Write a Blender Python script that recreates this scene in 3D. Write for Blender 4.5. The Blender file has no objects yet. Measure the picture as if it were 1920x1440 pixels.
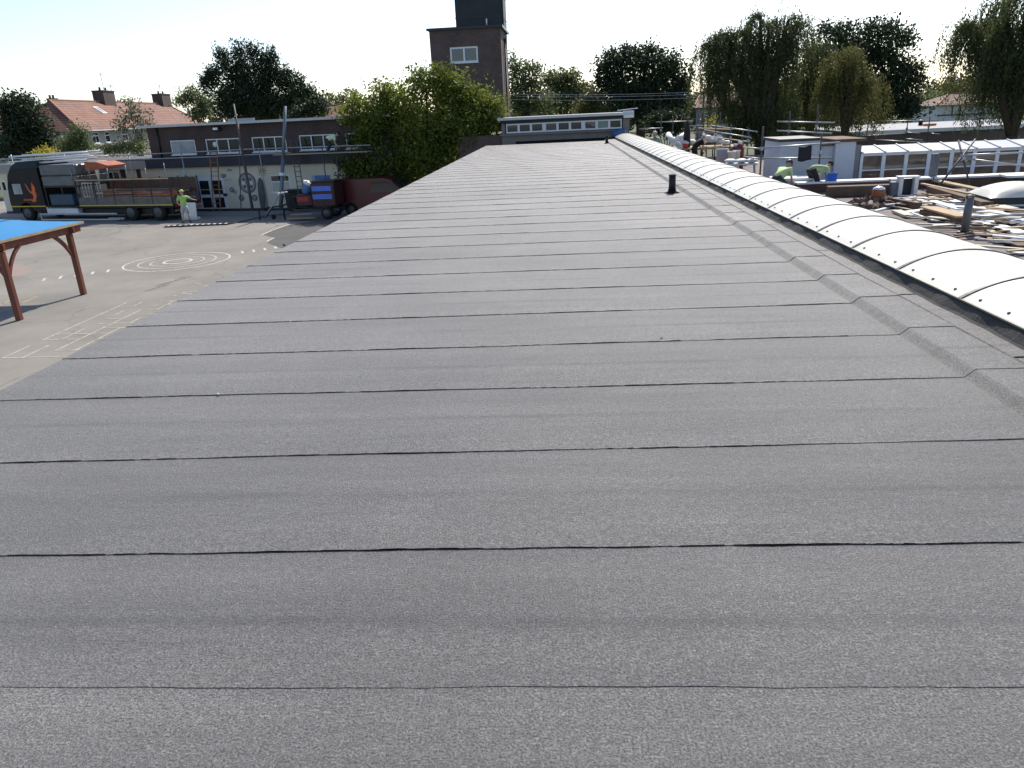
import bpy, math, random
import numpy as np
from mathutils import Vector, Matrix

random.seed(7)
rng = np.random.default_rng(7)
scn = bpy.context.scene
COL = scn.collection

# ------------------------------------------------------------------ camera
F_PX, ROLL, PITCH, YAW = 1400.0, math.radians(2.7), math.radians(19.995), math.radians(4.189)
EYE = Vector((0, 0, 1.6))
_fw = Vector((-math.sin(YAW) * math.cos(PITCH), math.cos(YAW) * math.cos(PITCH), -math.sin(PITCH)))
_rt = Vector((math.cos(YAW), math.sin(YAW), 0))
_up = _rt.cross(_fw)
_cx = _rt * math.cos(ROLL) - _up * math.sin(ROLL)
_cy = _rt * math.sin(ROLL) + _up * math.cos(ROLL)
cam_data = bpy.data.cameras.new('camera')
cam = bpy.data.objects.new('camera', cam_data)
COL.objects.link(cam)
cam_data.sensor_width = 36.0
cam_data.lens = 36.0 * F_PX / 1920.0
cam_data.clip_start = 0.05
cam_data.clip_end = 4000
cam.matrix_world = Matrix((( _cx.x, _cy.x, -_fw.x, EYE.x), (_cx.y, _cy.y, -_fw.y, EYE.y),
                           (_cx.z, _cy.z, -_fw.z, EYE.z), (0, 0, 0, 1)))
scn.camera = cam

# ------------------------------------------------------------------ sky, sun, exposure
SUN_EL, SUN_AZ = math.radians(46), math.radians(16)
world = bpy.data.worlds.new('World')
scn.world = world
world.use_nodes = True
wn = world.node_tree
sky = wn.nodes.new('ShaderNodeTexSky')
sky.sky_type = 'NISHITA'
sky.sun_disc = False
sky.sun_elevation = SUN_EL
sky.sun_rotation = SUN_AZ
sky.air_density = 0.8
sky.dust_density = 1.0
sky.ozone_density = 1.2
bg = wn.nodes['Background']
bg.inputs['Strength'].default_value = 0.15
wn.links.new(sky.outputs['Color'], bg.inputs['Color'])
sun_d = bpy.data.lights.new('sun', 'SUN')
sun_d.energy = 4.6
sun_d.angle = math.radians(0.53)
sun_d.color = (1.0, 0.94, 0.84)
sun = bpy.data.objects.new('sun', sun_d)
COL.objects.link(sun)
to_sun = Vector((math.sin(SUN_AZ) * math.cos(SUN_EL), math.cos(SUN_AZ) * math.cos(SUN_EL), math.sin(SUN_EL)))
sun.rotation_euler = to_sun.to_track_quat('Z', 'Y').to_euler()
sun.location = (10, 40, 60)
vs = scn.view_settings
vs.view_transform = 'Standard'
vs.look = 'None'
vs.exposure = 0.42
vs.gamma = 1.0
vs.use_curve_mapping = False
scn.cycles.use_denoising = True
scn.cycles.max_bounces = 6
scn.cycles.transparent_max_bounces = 8

GZ = -3.4      # playground level
RZ = 0.0       # felt roof level (eye 1.6 m above it)
LZ = -1.4      # lower roof on the right


# ------------------------------------------------------------------ surveying helpers: photo point -> place
def ray(px, py):
    qx, qy = px - 960.0, py - 720.0
    w = _fw * F_PX + _cx * qx - _cy * qy
    return w.normalized()


def G(px, py, z=GZ):
    w = ray(px, py)
    return EYE + w * ((z - EYE.z) / w.z)


def PY(px, py, Y):
    w = ray(px, py)
    return EYE + w * ((Y - EYE.y) / w.y)


def PW(px, py, origin, ang):
    """hit of a sight line with a vertical plane through origin running along ang -> (s, z)"""
    w = ray(px, py)
    nx, ny = -math.sin(ang), math.cos(ang)
    t = ((origin[0] - EYE.x) * nx + (origin[1] - EYE.y) * ny) / (w.x * nx + w.y * ny)
    p = EYE + w * t
    return ((p.x - origin[0]) * math.cos(ang) + (p.y - origin[1]) * math.sin(ang), p.z)


# ------------------------------------------------------------------ materials
MATS = {}


def mat(name, col, rough=0.8, var=0.12, scale=3.0, bump=0.0, bscale=40.0, metal=0.0, spec=0.4,
        stretch=(1, 1, 1), trans=0.0, fine=0.0, fscale=150.0, emit=None):
    if name in MATS:
        return MATS[name]
    m = bpy.data.materials.new(name)
    m.use_nodes = True
    nt = m.node_tree
    N, L = nt.nodes, nt.links
    b = N['Principled BSDF']
    b.inputs['Roughness'].default_value = rough
    b.inputs['Metallic'].default_value = metal
    b.inputs['Specular IOR Level'].default_value = spec
    geo = N.new('ShaderNodeNewGeometry')
    mp = N.new('ShaderNodeMapping')
    mp.inputs['Scale'].default_value = stretch
    L.new(geo.outputs['Position'], mp.inputs['Vector'])
    src = None
    if var > 0:
        no = N.new('ShaderNodeTexNoise')
        no.inputs['Scale'].default_value = scale
        no.inputs['Detail'].default_value = 6
        no.inputs['Roughness'].default_value = 0.65
        L.new(mp.outputs['Vector'], no.inputs['Vector'])
        r = N.new('ShaderNodeMapRange')
        r.inputs['From Min'].default_value = 0.3
        r.inputs['From Max'].default_value = 0.7
        r.inputs['To Min'].default_value = 1 - var
        r.inputs['To Max'].default_value = 1 + var
        L.new(no.outputs['Fac'], r.inputs['Value'])
        src = r.outputs['Result']
    if fine > 0:
        nf = N.new('ShaderNodeTexNoise')
        nf.inputs['Scale'].default_value = fscale
        nf.inputs['Detail'].default_value = 3
        L.new(geo.outputs['Position'], nf.inputs['Vector'])
        r2 = N.new('ShaderNodeMapRange')
        r2.inputs['From Min'].default_value = 0.3
        r2.inputs['From Max'].default_value = 0.7
        r2.inputs['To Min'].default_value = 1 - fine
        r2.inputs['To Max'].default_value = 1 + fine
        L.new(nf.outputs['Fac'], r2.inputs['Value'])
        if src is None:
            src = r2.outputs['Result']
        else:
            mu = N.new('ShaderNodeMath')
            mu.operation = 'MULTIPLY'
            L.new(src, mu.inputs[0])
            L.new(r2.outputs['Result'], mu.inputs[1])
            src = mu.outputs['Value']
    if src is not None:
        mx = N.new('ShaderNodeVectorMath')
        mx.operation = 'SCALE'
        mx.inputs[0].default_value = col
        L.new(src, mx.inputs['Scale'])
        L.new(mx.outputs['Vector'], b.inputs['Base Color'])
        colsock = mx.outputs['Vector']
    else:
        b.inputs['Base Color'].default_value = (*col, 1)
        colsock = None
    if bump > 0:
        nb = N.new('ShaderNodeTexNoise')
        nb.inputs['Scale'].default_value = bscale
        nb.inputs['Detail'].default_value = 4
        L.new(mp.outputs['Vector'], nb.inputs['Vector'])
        bp = N.new('ShaderNodeBump')
        bp.inputs['Strength'].default_value = bump
        bp.inputs['Distance'].default_value = 0.02
        L.new(nb.outputs['Fac'], bp.inputs['Height'])
        L.new(bp.outputs['Normal'], b.inputs['Normal'])
    if trans > 0:
        t = N.new('ShaderNodeBsdfTranslucent')
        if colsock:
            L.new(colsock, t.inputs['Color'])
        else:
            t.inputs['Color'].default_value = (*col, 1)
        ms = N.new('ShaderNodeMixShader')
        ms.inputs['Fac'].default_value = trans
        L.new(b.outputs['BSDF'], ms.inputs[1])
        L.new(t.outputs['BSDF'], ms.inputs[2])
        L.new(ms.outputs['Shader'], N['Material Output'].inputs['Surface'])
    if emit:
        b.inputs['Emission Color'].default_value = (*emit[0], 1)
        b.inputs['Emission Strength'].default_value = emit[1]
    MATS[name] = m
    return m


def leaf_mat(name, col, col2, trans=0.35):
    m = bpy.data.materials.new(name)
    m.use_nodes = True
    nt = m.node_tree
    N, L = nt.nodes, nt.links
    b = N['Principled BSDF']
    b.inputs['Roughness'].default_value = 0.55
    b.inputs['Specular IOR Level'].default_value = 0.25
    geo = N.new('ShaderNodeNewGeometry')
    no = N.new('ShaderNodeTexNoise')
    no.inputs['Scale'].default_value = 0.7
    no.inputs['Detail'].default_value = 3
    L.new(geo.outputs['Position'], no.inputs['Vector'])
    ad = N.new('ShaderNodeMath')
    ad.operation = 'MULTIPLY_ADD'
    L.new(geo.outputs['Random Per Island'], ad.inputs[0])
    ad.inputs[1].default_value = 0.55
    L.new(no.outputs['Fac'], ad.inputs[2])
    cr = N.new('ShaderNodeValToRGB')
    cr.color_ramp.elements[0].position = 0.35
    cr.color_ramp.elements[0].color = (*col, 1)
    cr.color_ramp.elements[1].position = 1.0
    cr.color_ramp.elements[1].color = (*col2, 1)
    L.new(ad.outputs['Value'], cr.inputs['Fac'])
    L.new(cr.outputs['Color'], b.inputs['Base Color'])
    t = N.new('ShaderNodeBsdfTranslucent')
    L.new(cr.outputs['Color'], t.inputs['Color'])
    ms = N.new('ShaderNodeMixShader')
    ms.inputs['Fac'].default_value = trans
    L.new(b.outputs['BSDF'], ms.inputs[1])
    L.new(t.outputs['BSDF'], ms.inputs[2])
    L.new(ms.outputs['Shader'], N['Material Output'].inputs['Surface'])
    return m


def felt_mat():
    m = bpy.data.materials.new('mineral_felt')
    m.use_nodes = True
    nt = m.node_tree
    N, L = nt.nodes, nt.links
    b = N['Principled BSDF']
    b.inputs['Roughness'].default_value = 0.58
    b.inputs['Specular IOR Level'].default_value = 0.6
    b.inputs['Sheen Weight'].default_value = 0.14
    b.inputs['Sheen Roughness'].default_value = 0.5
    geo = N.new('ShaderNodeNewGeometry')

    def noise(scale, stretch=(1, 1, 1), detail=3, rough=0.5):
        mp = N.new('ShaderNodeMapping')
        mp.inputs['Scale'].default_value = stretch
        L.new(geo.outputs['Position'], mp.inputs['Vector'])
        n = N.new('ShaderNodeTexNoise')
        n.inputs['Scale'].default_value = scale
        n.inputs['Detail'].default_value = detail
        n.inputs['Roughness'].default_value = rough
        L.new(mp.outputs['Vector'], n.inputs['Vector'])
        return n.outputs['Fac']

    def rng_(sock, lo, hi, f0=0.3, f1=0.7):
        r = N.new('ShaderNodeMapRange')
        r.inputs['From Min'].default_value = f0
        r.inputs['From Max'].default_value = f1
        r.inputs['To Min'].default_value = lo
        r.inputs['To Max'].default_value = hi
        L.new(sock, r.inputs['Value'])
        return r.outputs['Result']

    def mul(a, c):
        n = N.new('ShaderNodeMath')
        n.operation = 'MULTIPLY'
        L.new(a, n.inputs[0])
        L.new(c, n.inputs[1])
        return n.outputs['Value']
    gran = mul(rng_(noise(125, detail=3, rough=0.9), 0.05, 2.25, 0.36, 0.64), rng_(noise(40, detail=2), 0.8, 1.2))      # mineral granules
    mid = rng_(noise(28, detail=4), 0.86, 1.14)
    roll = rng_(noise(1.0, (0.3, 4.0, 1), 5, 0.6), 0.84, 1.14)           # rolled along the strip
    patch = mul(rng_(noise(0.5, (1, 1, 1), 5), 0.78, 1.18), rng_(noise(2.2, (1, .6, 1), 6, .7), 1.0, 1.2, .52, .72))
    smear = rng_(noise(1.0, (0.5, 9.0, 1), 6, 0.7), 0.80, 1.0, 0.30, 0.40)
    # crease pressed into the middle of every roll
    sp = N.new('ShaderNodeSeparateXYZ')
    L.new(geo.outputs['Position'], sp.inputs[0])
    fr = N.new('ShaderNodeMath')
    fr.operation = 'MULTIPLY_ADD'
    fr.inputs[1].default_value = 1 / 0.893
    fr.inputs[2].default_value = -2.51 / 0.893 + 10 - 0.015
    L.new(sp.outputs['Y'], fr.inputs[0])
    fr2 = N.new('ShaderNodeMath')
    fr2.operation = 'FRACT'
    L.new(fr.outputs['Value'], fr2.inputs[0])
    df = N.new('ShaderNodeMath')
    df.operation = 'SUBTRACT'
    df.inputs[1].default_value = 0.49
    L.new(fr2.outputs['Value'], df.inputs[0])
    ab = N.new('ShaderNodeMath')
    ab.operation = 'ABSOLUTE'
    L.new(df.outputs['Value'], ab.inputs[0])
    cre = rng_(ab.outputs['Value'], 0.0, 1.0, 0.0, 0.05)
    crn = rng_(noise(1.0, (0.8, 2.2, 1), 4, 0.6), 0.60, 1.0, 0.42, 0.62)
    mxc = N.new('ShaderNodeMix')
    L.new(cre, mxc.inputs[0])
    L.new(crn, mxc.inputs[2])
    mxc.inputs[3].default_value = 1.0
    v = mul(mul(mul(gran, mid), mul(roll, patch)), mul(smear, mxc.outputs[0]))
    info = N.new('ShaderNodeObjectInfo')
    v = mul(v, rng_(info.outputs['Random'], 0.90, 1.10, 0, 1))
    mx = N.new('ShaderNodeVectorMath')
    mx.operation = 'SCALE'
    mx.inputs[0].default_value = (0.103, 0.097, 0.091)
    L.new(v, mx.inputs['Scale'])
    L.new(mx.outputs['Vector'], b.inputs['Base Color'])
    bp = N.new('ShaderNodeBump')
    bp.inputs['Strength'].default_value = 0.6
    bp.inputs['Distance'].default_value = 0.004
    L.new(gran, bp.inputs['Height'])
    bp2 = N.new('ShaderNodeBump')
    bp2.inputs['Strength'].default_value = 0.25
    bp2.inputs['Distance'].default_value = 0.02
    L.new(noise(2.5, (0.6, 3, 1), 3), bp2.inputs['Height'])
    L.new(bp.outputs['Normal'], bp2.inputs['Normal'])
    L.new(bp2.outputs['Normal'], b.inputs['Normal'])
    return m


def worn_paint(name, col, under, amount=0.5, scale=9.0):
    m = bpy.data.materials.new(name)
    m.use_nodes = True
    nt = m.node_tree
    N, L = nt.nodes, nt.links
    b = N['Principled BSDF']
    b.inputs['Roughness'].default_value = 0.85
    geo = N.new('ShaderNodeNewGeometry')
    no = N.new('ShaderNodeTexNoise')
    no.inputs['Scale'].default_value = scale
    no.inputs['Detail'].default_value = 6
    no.inputs['Roughness'].default_value = 0.75
    L.new(geo.outputs['Position'], no.inputs['Vector'])
    cr = N.new('ShaderNodeValToRGB')
    e = cr.color_ramp.elements
    e[0].position = amount - 0.1
    e[0].color = (*col, 1)
    e[1].position = amount + 0.12
    e[1].color = (*under, 1)
    L.new(no.outputs['Fac'], cr.inputs['Fac'])
    L.new(cr.outputs['Color'], b.inputs['Base Color'])
    return m


def brick_mat(name, c1, c2, mortar, ang=0.0, scale=1.0):
    m = bpy.data.materials.new(name)
    m.use_nodes = True
    nt = m.node_tree
    N, L = nt.nodes, nt.links
    b = N['Principled BSDF']
    b.inputs['Roughness'].default_value = 0.9
    tc = N.new('ShaderNodeTexCoord')
    # object space: wall along local x, courses along z (u = x + y so side walls work too)
    sx = N.new('ShaderNodeSeparateXYZ')
    L.new(tc.outputs['Object'], sx.inputs[0])
    ad = N.new('ShaderNodeMath')
    L.new(sx.outputs['X'], ad.inputs[0])
    L.new(sx.outputs['Y'], ad.inputs[1])
    cb = N.new('ShaderNodeCombineXYZ')
    L.new(ad.outputs['Value'], cb.inputs['X'])
    L.new(sx.outputs['Z'], cb.inputs['Y'])
    br = N.new('ShaderNodeTexBrick')
    br.inputs['Scale'].default_value = scale
    br.inputs['Brick Width'].default_value = 0.225
    br.inputs['Row Height'].default_value = 0.075
    br.inputs['Mortar Size'].default_value = 0.008
    br.inputs['Color1'].default_value = (*c1, 1)
    br.inputs['Color2'].default_value = (*c2, 1)
    br.inputs['Mortar'].default_value = (*mortar, 1)
    L.new(cb.outputs['Vector'], br.inputs['Vector'])
    no = N.new('ShaderNodeTexNoise')
    no.inputs['Scale'].default_value = 0.9
    no.inputs['Detail'].default_value = 6
    L.new(tc.outputs['Object'], no.inputs['Vector'])
    r = N.new('ShaderNodeMapRange')
    r.inputs['From Min'].default_value = 0.3
    r.inputs['From Max'].default_value = 0.7
    r.inputs['To Min'].default_value = 0.8
    r.inputs['To Max'].default_value = 1.2
    L.new(no.outputs['Fac'], r.inputs['Value'])
    mx = N.new('ShaderNodeVectorMath')
    mx.operation = 'SCALE'
    L.new(br.outputs['Color'], mx.inputs[0])
    L.new(r.outputs['Result'], mx.inputs['Scale'])
    L.new(mx.outputs['Vector'], b.inputs['Base Color'])
    return m


def tile_mat(name, c1, c2):
    m = bpy.data.materials.new(name)
    m.use_nodes = True
    nt = m.node_tree
    N, L = nt.nodes, nt.links
    b = N['Principled BSDF']
    b.inputs['Roughness'].default_value = 0.85
    tc = N.new('ShaderNodeTexCoord')
    sx = N.new('ShaderNodeSeparateXYZ')
    L.new(tc.outputs['Object'], sx.inputs[0])
    ad = N.new('ShaderNodeMath')
    L.new(sx.outputs['X'], ad.inputs[0])
    L.new(sx.outputs['Y'], ad.inputs[1])
    cb = N.new('ShaderNodeCombineXYZ')
    L.new(ad.outputs['Value'], cb.inputs['X'])
    L.new(sx.outputs['Z'], cb.inputs['Y'])
    br = N.new('ShaderNodeTexBrick')
    br.inputs['Scale'].default_value = 1
    br.inputs['Brick Width'].default_value = 0.3
    br.inputs['Row Height'].default_value = 0.24
    br.inputs['Mortar Size'].default_value = 0.03
    br.inputs['Color1'].default_value = (*c1, 1)
    br.inputs['Color2'].default_value = (*c2, 1)
    br.inputs['Mortar'].default_value = (c1[0] * .35, c1[1] * .35, c1[2] * .35, 1)
    L.new(cb.outputs['Vector'], br.inputs['Vector'])
    no = N.new('ShaderNodeTexNoise')
    no.inputs['Scale'].default_value = 0.8
    no.inputs['Detail'].default_value = 7
    L.new(tc.outputs['Object'], no.inputs['Vector'])
    r = N.new('ShaderNodeMapRange')
    r.inputs['From Min'].default_value = 0.3
    r.inputs['From Max'].default_value = 0.7
    r.inputs['To Min'].default_value = 0.72
    r.inputs['To Max'].default_value = 1.2
    L.new(no.outputs['Fac'], r.inputs['Value'])
    mx = N.new('ShaderNodeVectorMath')
    mx.operation = 'SCALE'
    L.new(br.outputs['Color'], mx.inputs[0])
    L.new(r.outputs['Result'], mx.inputs['Scale'])
    L.new(mx.outputs['Vector'], b.inputs['Base Color'])
    bp = N.new('ShaderNodeBump')
    bp.inputs['Strength'].default_value = 0.5
    bp.inputs['Distance'].default_value = 0.03
    L.new(br.outputs['Fac'], bp.inputs['Height'])
    bp.invert = True
    L.new(bp.outputs['Normal'], b.inputs['Normal'])
    return m


# ------------------------------------------------------------------ mesh helpers
class MB:
    def __init__(s):
        s.v, s.f, s.sm = [], [], []

    def add(s, vs_, fs, smooth=False):
        o = len(s.v)
        s.v += [tuple(p) for p in vs_]
        s.f += [tuple(i + o for i in f) for f in fs]
        s.sm += [smooth] * len(fs)
        return s

    def box(s, c, size, rz=0.0, mtx=None):
        hx, hy, hz = size[0] / 2, size[1] / 2, size[2] / 2
        pts = [Vector((x, y, z)) for z in (-hz, hz) for x, y in ((-hx, -hy), (hx, -hy), (hx, hy), (-hx, hy))]
        R = mtx if mtx is not None else Matrix.Rotation(rz, 3, 'Z')
        pts = [R @ p + Vector(c) for p in pts]
        return s.add(pts, [(0, 3, 2, 1), (4, 5, 6, 7), (0, 1, 5, 4), (1, 2, 6, 5), (2, 3, 7, 6), (3, 0, 4, 7)])

    def span(s, x0, x1, y0, y1, z0, z1):
        return s.box(((x0 + x1) / 2, (y0 + y1) / 2, (z0 + z1) / 2), (abs(x1 - x0), abs(y1 - y0), abs(z1 - z0)))

    def cbox(s, c, size, b=0.02, mtx=None):
        """chamfered box"""
        hx, hy, hz = [d / 2 for d in size]
        pts, idx = [], {}
        for sx in (-1, 1):
            for sy in (-1, 1):
                for sz in (-1, 1):
                    for ax in range(3):
                        p = [sx * (hx - b), sy * (hy - b), sz * (hz - b)]
                        p[ax] += (sx, sy, sz)[ax] * b
                        idx[(sx, sy, sz, ax)] = len(pts)
                        pts.append(Vector(p))
        fs = []
        for ax in range(3):
            for sg in (-1, 1):
                o = [a for a in range(3) if a != ax]
                q = []
                for a, c_ in ((-1, -1), (1, -1), (1, 1), (-1, 1)):
                    k = [0, 0, 0]
                    k[ax], k[o[0]], k[o[1]] = sg, a, c_
                    q.append(idx[(*k, ax)])
                if (sg > 0) == (ax == 1):
                    q.reverse()
                fs.append(tuple(q))
        for ax in range(3):
            o = [a for a in range(3) if a != ax]
            for a in (-1, 1):
                for c_ in (-1, 1):
                    k0, k1 = [0] * 3, [0] * 3
                    k0[ax], k1[ax] = -1, 1
                    for k in (k0, k1):
                        k[o[0]], k[o[1]] = a, c_
                    fs.append((idx[(*k0, o[0])], idx[(*k1, o[0])], idx[(*k1, o[1])], idx[(*k0, o[1])]))
        for sx in (-1, 1):
            for sy in (-1, 1):
                for sz in (-1, 1):
                    fs.append(tuple(idx[(sx, sy, sz, ax)] for ax in range(3)))
        R = mtx if mtx is not None else Matrix.Identity(3)
        return s.add([R @ p + Vector(c) for p in pts], fs)

    def tube(s, p0, p1, r0, r1=None, n=8, caps=True, smooth=True):
        r1 = r0 if r1 is None else r1
        p0, p1 = Vector(p0), Vector(p1)
        d = (p1 - p0)
        if d.length < 1e-6:
            return s
        d.normalize()
        a = d.orthogonal().normalized()
        b = d.cross(a)
        pts = []
        for p, r in ((p0, r0), (p1, r1)):
            for i in range(n):
                t = 2 * math.pi * i / n
                pts.append(p + a * (r * math.cos(t)) + b * (r * math.sin(t)))
        s.add(pts, [(i, (i + 1) % n, n + (i + 1) % n, n + i) for i in range(n)], smooth)
        if caps:
            o = len(s.v) - 2 * n
            s.f += [tuple(o + i for i in range(n - 1, -1, -1)), tuple(o + n + i for i in range(n))]
            s.sm += [False, False]
        return s

    def path(s, pts, r, n=6):
        pts = [Vector(p) for p in pts]
        for i in range(len(pts) - 1):
            ra = r[i] if isinstance(r, (list, tuple)) else r
            rb = r[i + 1] if isinstance(r, (list, tuple)) else r
            s.tube(pts[i], pts[i + 1], ra, rb, n)
        return s

    def beam(s, p0, p1, w, h, up=(0, 0, 1)):
        p0, p1 = Vector(p0), Vector(p1)
        d = (p1 - p0).normalized()
        u = Vector(up)
        sd = d.cross(u)
        if sd.length < 1e-4:
            sd = d.cross(Vector((1, 0, 0)))
        sd.normalize()
        u = sd.cross(d)
        pts = []
        for p in (p0, p1):
            for a, b in ((-1, -1), (1, -1), (1, 1), (-1, 1)):
                pts.append(p + sd * (a * w / 2) + u * (b * h / 2))
        return s.add(pts, [(0, 1, 2, 3), (7, 6, 5, 4), (0, 4, 5, 1), (1, 5, 6, 2), (2, 6, 7, 3), (3, 7, 4, 0)])

    def lathe(s, prof, c=(0, 0, 0), n=16, mtx=None):
        c = Vector(c)
        pts = []
        for r, z in prof:
            for i in range(n):
                t = 2 * math.pi * i / n
                p = Vector((r * math.cos(t), r * math.sin(t), z))
                pts.append((mtx @ p if mtx is not None else p) + c)
        fs = []
        for k in range(len(prof) - 1):
            for i in range(n):
                fs.append((k * n + i, k * n + (i + 1) % n, (k + 1) * n + (i + 1) % n, (k + 1) * n + i))
        fs.append(tuple(range(n - 1, -1, -1)))
        o = (len(prof) - 1) * n
        fs.append(tuple(o + i for i in range(n)))
        return s.add(pts, fs, True)

    def prism(s, poly, d0, d1, fn):
        """poly: 2d outline; fn(u, v, d) -> xyz"""
        n = len(poly)
        pts = [fn(u, v, d0) for u, v in poly] + [fn(u, v, d1) for u, v in poly]
        fs = [tuple(range(n - 1, -1, -1)), tuple(n + i for i in range(n))]
        fs += [(i, (i + 1) % n, n + (i + 1) % n, n + i) for i in range(n)]
        return s.add(pts, fs)

    def blob(s, c, r, nu=10, nv=7, jit=0.0, seed=0):
        rr = random.Random(seed)
        c = Vector(c)
        r = r if isinstance(r, (tuple, list)) else (r, r, r)
        pts = [c + Vector((0, 0, -r[2]))]
        for k in range(1, nv):
            ph = math.pi * k / nv - math.pi / 2
            for i in range(nu):
                t = 2 * math.pi * i / nu
                j = 1 + rr.uniform(-jit, jit)
                pts.append(c + Vector((r[0] * math.cos(ph) * math.cos(t) * j, r[1] * math.cos(ph) * math.sin(t) * j,
                                       r[2] * math.sin(ph) * j)))
        pts.append(c + Vector((0, 0, r[2])))
        fs = [(0, 1 + (i + 1) % nu, 1 + i) for i in range(nu)]
        for k in range(nv - 2):
            for i in range(nu):
                a = 1 + k * nu
                fs.append((a + i, a + (i + 1) % nu, a + nu + (i + 1) % nu, a + nu + i))
        last = len(pts) - 1
        a = 1 + (nv - 2) * nu
        fs += [(a + i, a + (i + 1) % nu, last) for i in range(nu)]
        return s.add(pts, fs, True)

    def mesh(s, name):
        me = bpy.data.meshes.new(name)
        me.from_pydata(s.v, [], s.f)
        me.polygons.foreach_set('use_smooth', s.sm)
        me.update()
        return me

    def build(s, name, m, parent=None):
        me = s.mesh(name)
        me.materials.append(m)
        return link(name, me, parent)


def link(name, me, parent=None):
    o = bpy.data.objects.new(name, me)
    COL.objects.link(o)
    o.parent = parent
    return o


def tag(o, label=None, cat=None, group=None, kind=None):
    if label:
        o['label'] = label
    if cat:
        o['category'] = cat
    if group:
        o['group'] = group
    if kind or cat:
        o['kind'] = kind or 'thing'
    return o


def thing(name, label, cat, loc=(0, 0, 0), rz=0.0, group=None):
    o = bpy.data.objects.new(name, None)
    COL.objects.link(o)
    o.empty_display_size = 0.3
    o.location = loc
    o.rotation_euler = (0, 0, rz)
    return tag(o, label, cat, group)


def copy_tree(o, parent=None):
    c = o.copy()
    COL.objects.link(c)
    c.parent = parent
    for ch in list(o.children):
        copy_tree(ch, c)
    return c


def quads_object(name, V, m, parent=None):
    """V: (n,4,3) array of quads -> one mesh"""
    n = len(V)
    me = bpy.data.meshes.new(name)
    me.vertices.add(n * 4)
    me.vertices.foreach_set('co', V.reshape(-1).astype(np.float32))
    me.loops.add(n * 4)
    me.loops.foreach_set('vertex_index', np.arange(n * 4, dtype=np.int32))
    me.polygons.add(n)
    me.polygons.foreach_set('loop_start', np.arange(0, n * 4, 4, dtype=np.int32))
    me.update(calc_edges=True)
    me.materials.append(m)
    return link(name, me, parent)


# ------------------------------------------------------------------ shared materials
FELT = felt_mat()
BITUMEN = mat('bitumen', (0.012, 0.011, 0.012), 0.9, 0.3, 30, spec=.12)
WHITE = mat('white_upvc', (0.75, 0.76, 0.78), 0.45, 0.05, 4)
GREYW = mat('grey_white_trim', (0.45, 0.46, 0.46), 0.6, 0.1, 3)
GLASS = mat('dark_glass', (0.022, 0.027, 0.030), 0.06, 0.3, 0.8, spec=0.8)
GLASSB = mat('blind_reflection_glass', (0.30, 0.35, 0.38), 0.12, 0.35, 1.2, spec=0.8)  # pane colour holds a pale blue reflection as well as a blind
STEEL = mat('galvanised_tube', (0.36, 0.37, 0.37), 0.42, 0.2, 6, metal=0.6)
DSTEEL = mat('dull_dark_tube', (0.10, 0.095, 0.09), 0.6, 0.25, 6, metal=0.3)
BLACKP = mat('black_plastic', (0.012, 0.012, 0.013), 0.5, 0.2, 10)
DARK = mat('dark_grey_paint', (0.028, 0.030, 0.034), 0.5, 0.2, 5)
RUBBER = mat('tyre_rubber', (0.015, 0.015, 0.016), 0.85, 0.2, 8)
TAN = mat('sawn_timber', (0.42, 0.31, 0.19), 0.85, 0.22, 2.2, 0.2, 30, stretch=(1, 1, 6))
BROWNT = mat('old_dark_timber', (0.12, 0.075, 0.05), 0.85, 0.3, 3, 0.2, 30)
PALEW = mat('white_board', (0.72, 0.72, 0.70), 0.7, 0.12, 3)
REDWOOD = mat('stained_red_timber', (0.19, 0.062, 0.035), 0.6, 0.25, 3, 0.15, 25, stretch=(1, 1, 0.3))
BARK = mat('bark', (0.075, 0.058, 0.042), 0.95, 0.3, 5, 0.5, 14)
CONC = mat('concrete_paving', (0.27, 0.26, 0.245), 0.9, 0.15, 2.0, fine=0.1, fscale=60)
TARMAC_C = (0.205, 0.190, 0.168)
TARMAC = mat('worn_tarmac', TARMAC_C, 0.92, 0.20, 0.35, 0.15, 30, fine=0.18, fscale=40)


def add_cracks(m):
    """thin dark cracks and old trench joints in the tarmac"""
    nt = m.node_tree
    N, L = nt.nodes, nt.links
    b = N['Principled BSDF']
    src = b.inputs['Base Color'].links[0].from_socket
    geo = N.new('ShaderNodeNewGeometry')
    wob = N.new('ShaderNodeTexNoise')
    wob.inputs['Scale'].default_value = 1.1
    wob.inputs['Detail'].default_value = 5
    L.new(geo.outputs['Position'], wob.inputs['Vector'])
    ad = N.new('ShaderNodeVectorMath')
    ad.operation = 'MULTIPLY_ADD'
    ad.inputs[1].default_value = (1.3, 1.3, 0)
    L.new(wob.outputs['Color'], ad.inputs[0])
    L.new(geo.outputs['Position'], ad.inputs[2])
    vo = N.new('ShaderNodeTexVoronoi')
    vo.feature = 'DISTANCE_TO_EDGE'
    vo.inputs['Scale'].default_value = 0.16
    L.new(ad.outputs['Vector'], vo.inputs['Vector'])
    r = N.new('ShaderNodeMapRange')
    r.inputs['From Max'].default_value = 0.008
    r.inputs['To Min'].default_value = 0.78
    L.new(vo.outputs['Distance'], r.inputs['Value'])
    sc = N.new('ShaderNodeVectorMath')
    sc.operation = 'SCALE'
    L.new(src, sc.inputs[0])
    L.new(r.outputs['Result'], sc.inputs['Scale'])
    L.new(sc.outputs['Vector'], b.inputs['Base Color'])


add_cracks(TARMAC)
HIVIS = mat('hi_vis_lime', (0.40, 0.60, 0.16), 0.7, 0.1, 8)
SKIN = mat('skin', (0.50, 0.30, 0.22), 0.6, 0.06, 12)

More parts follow.
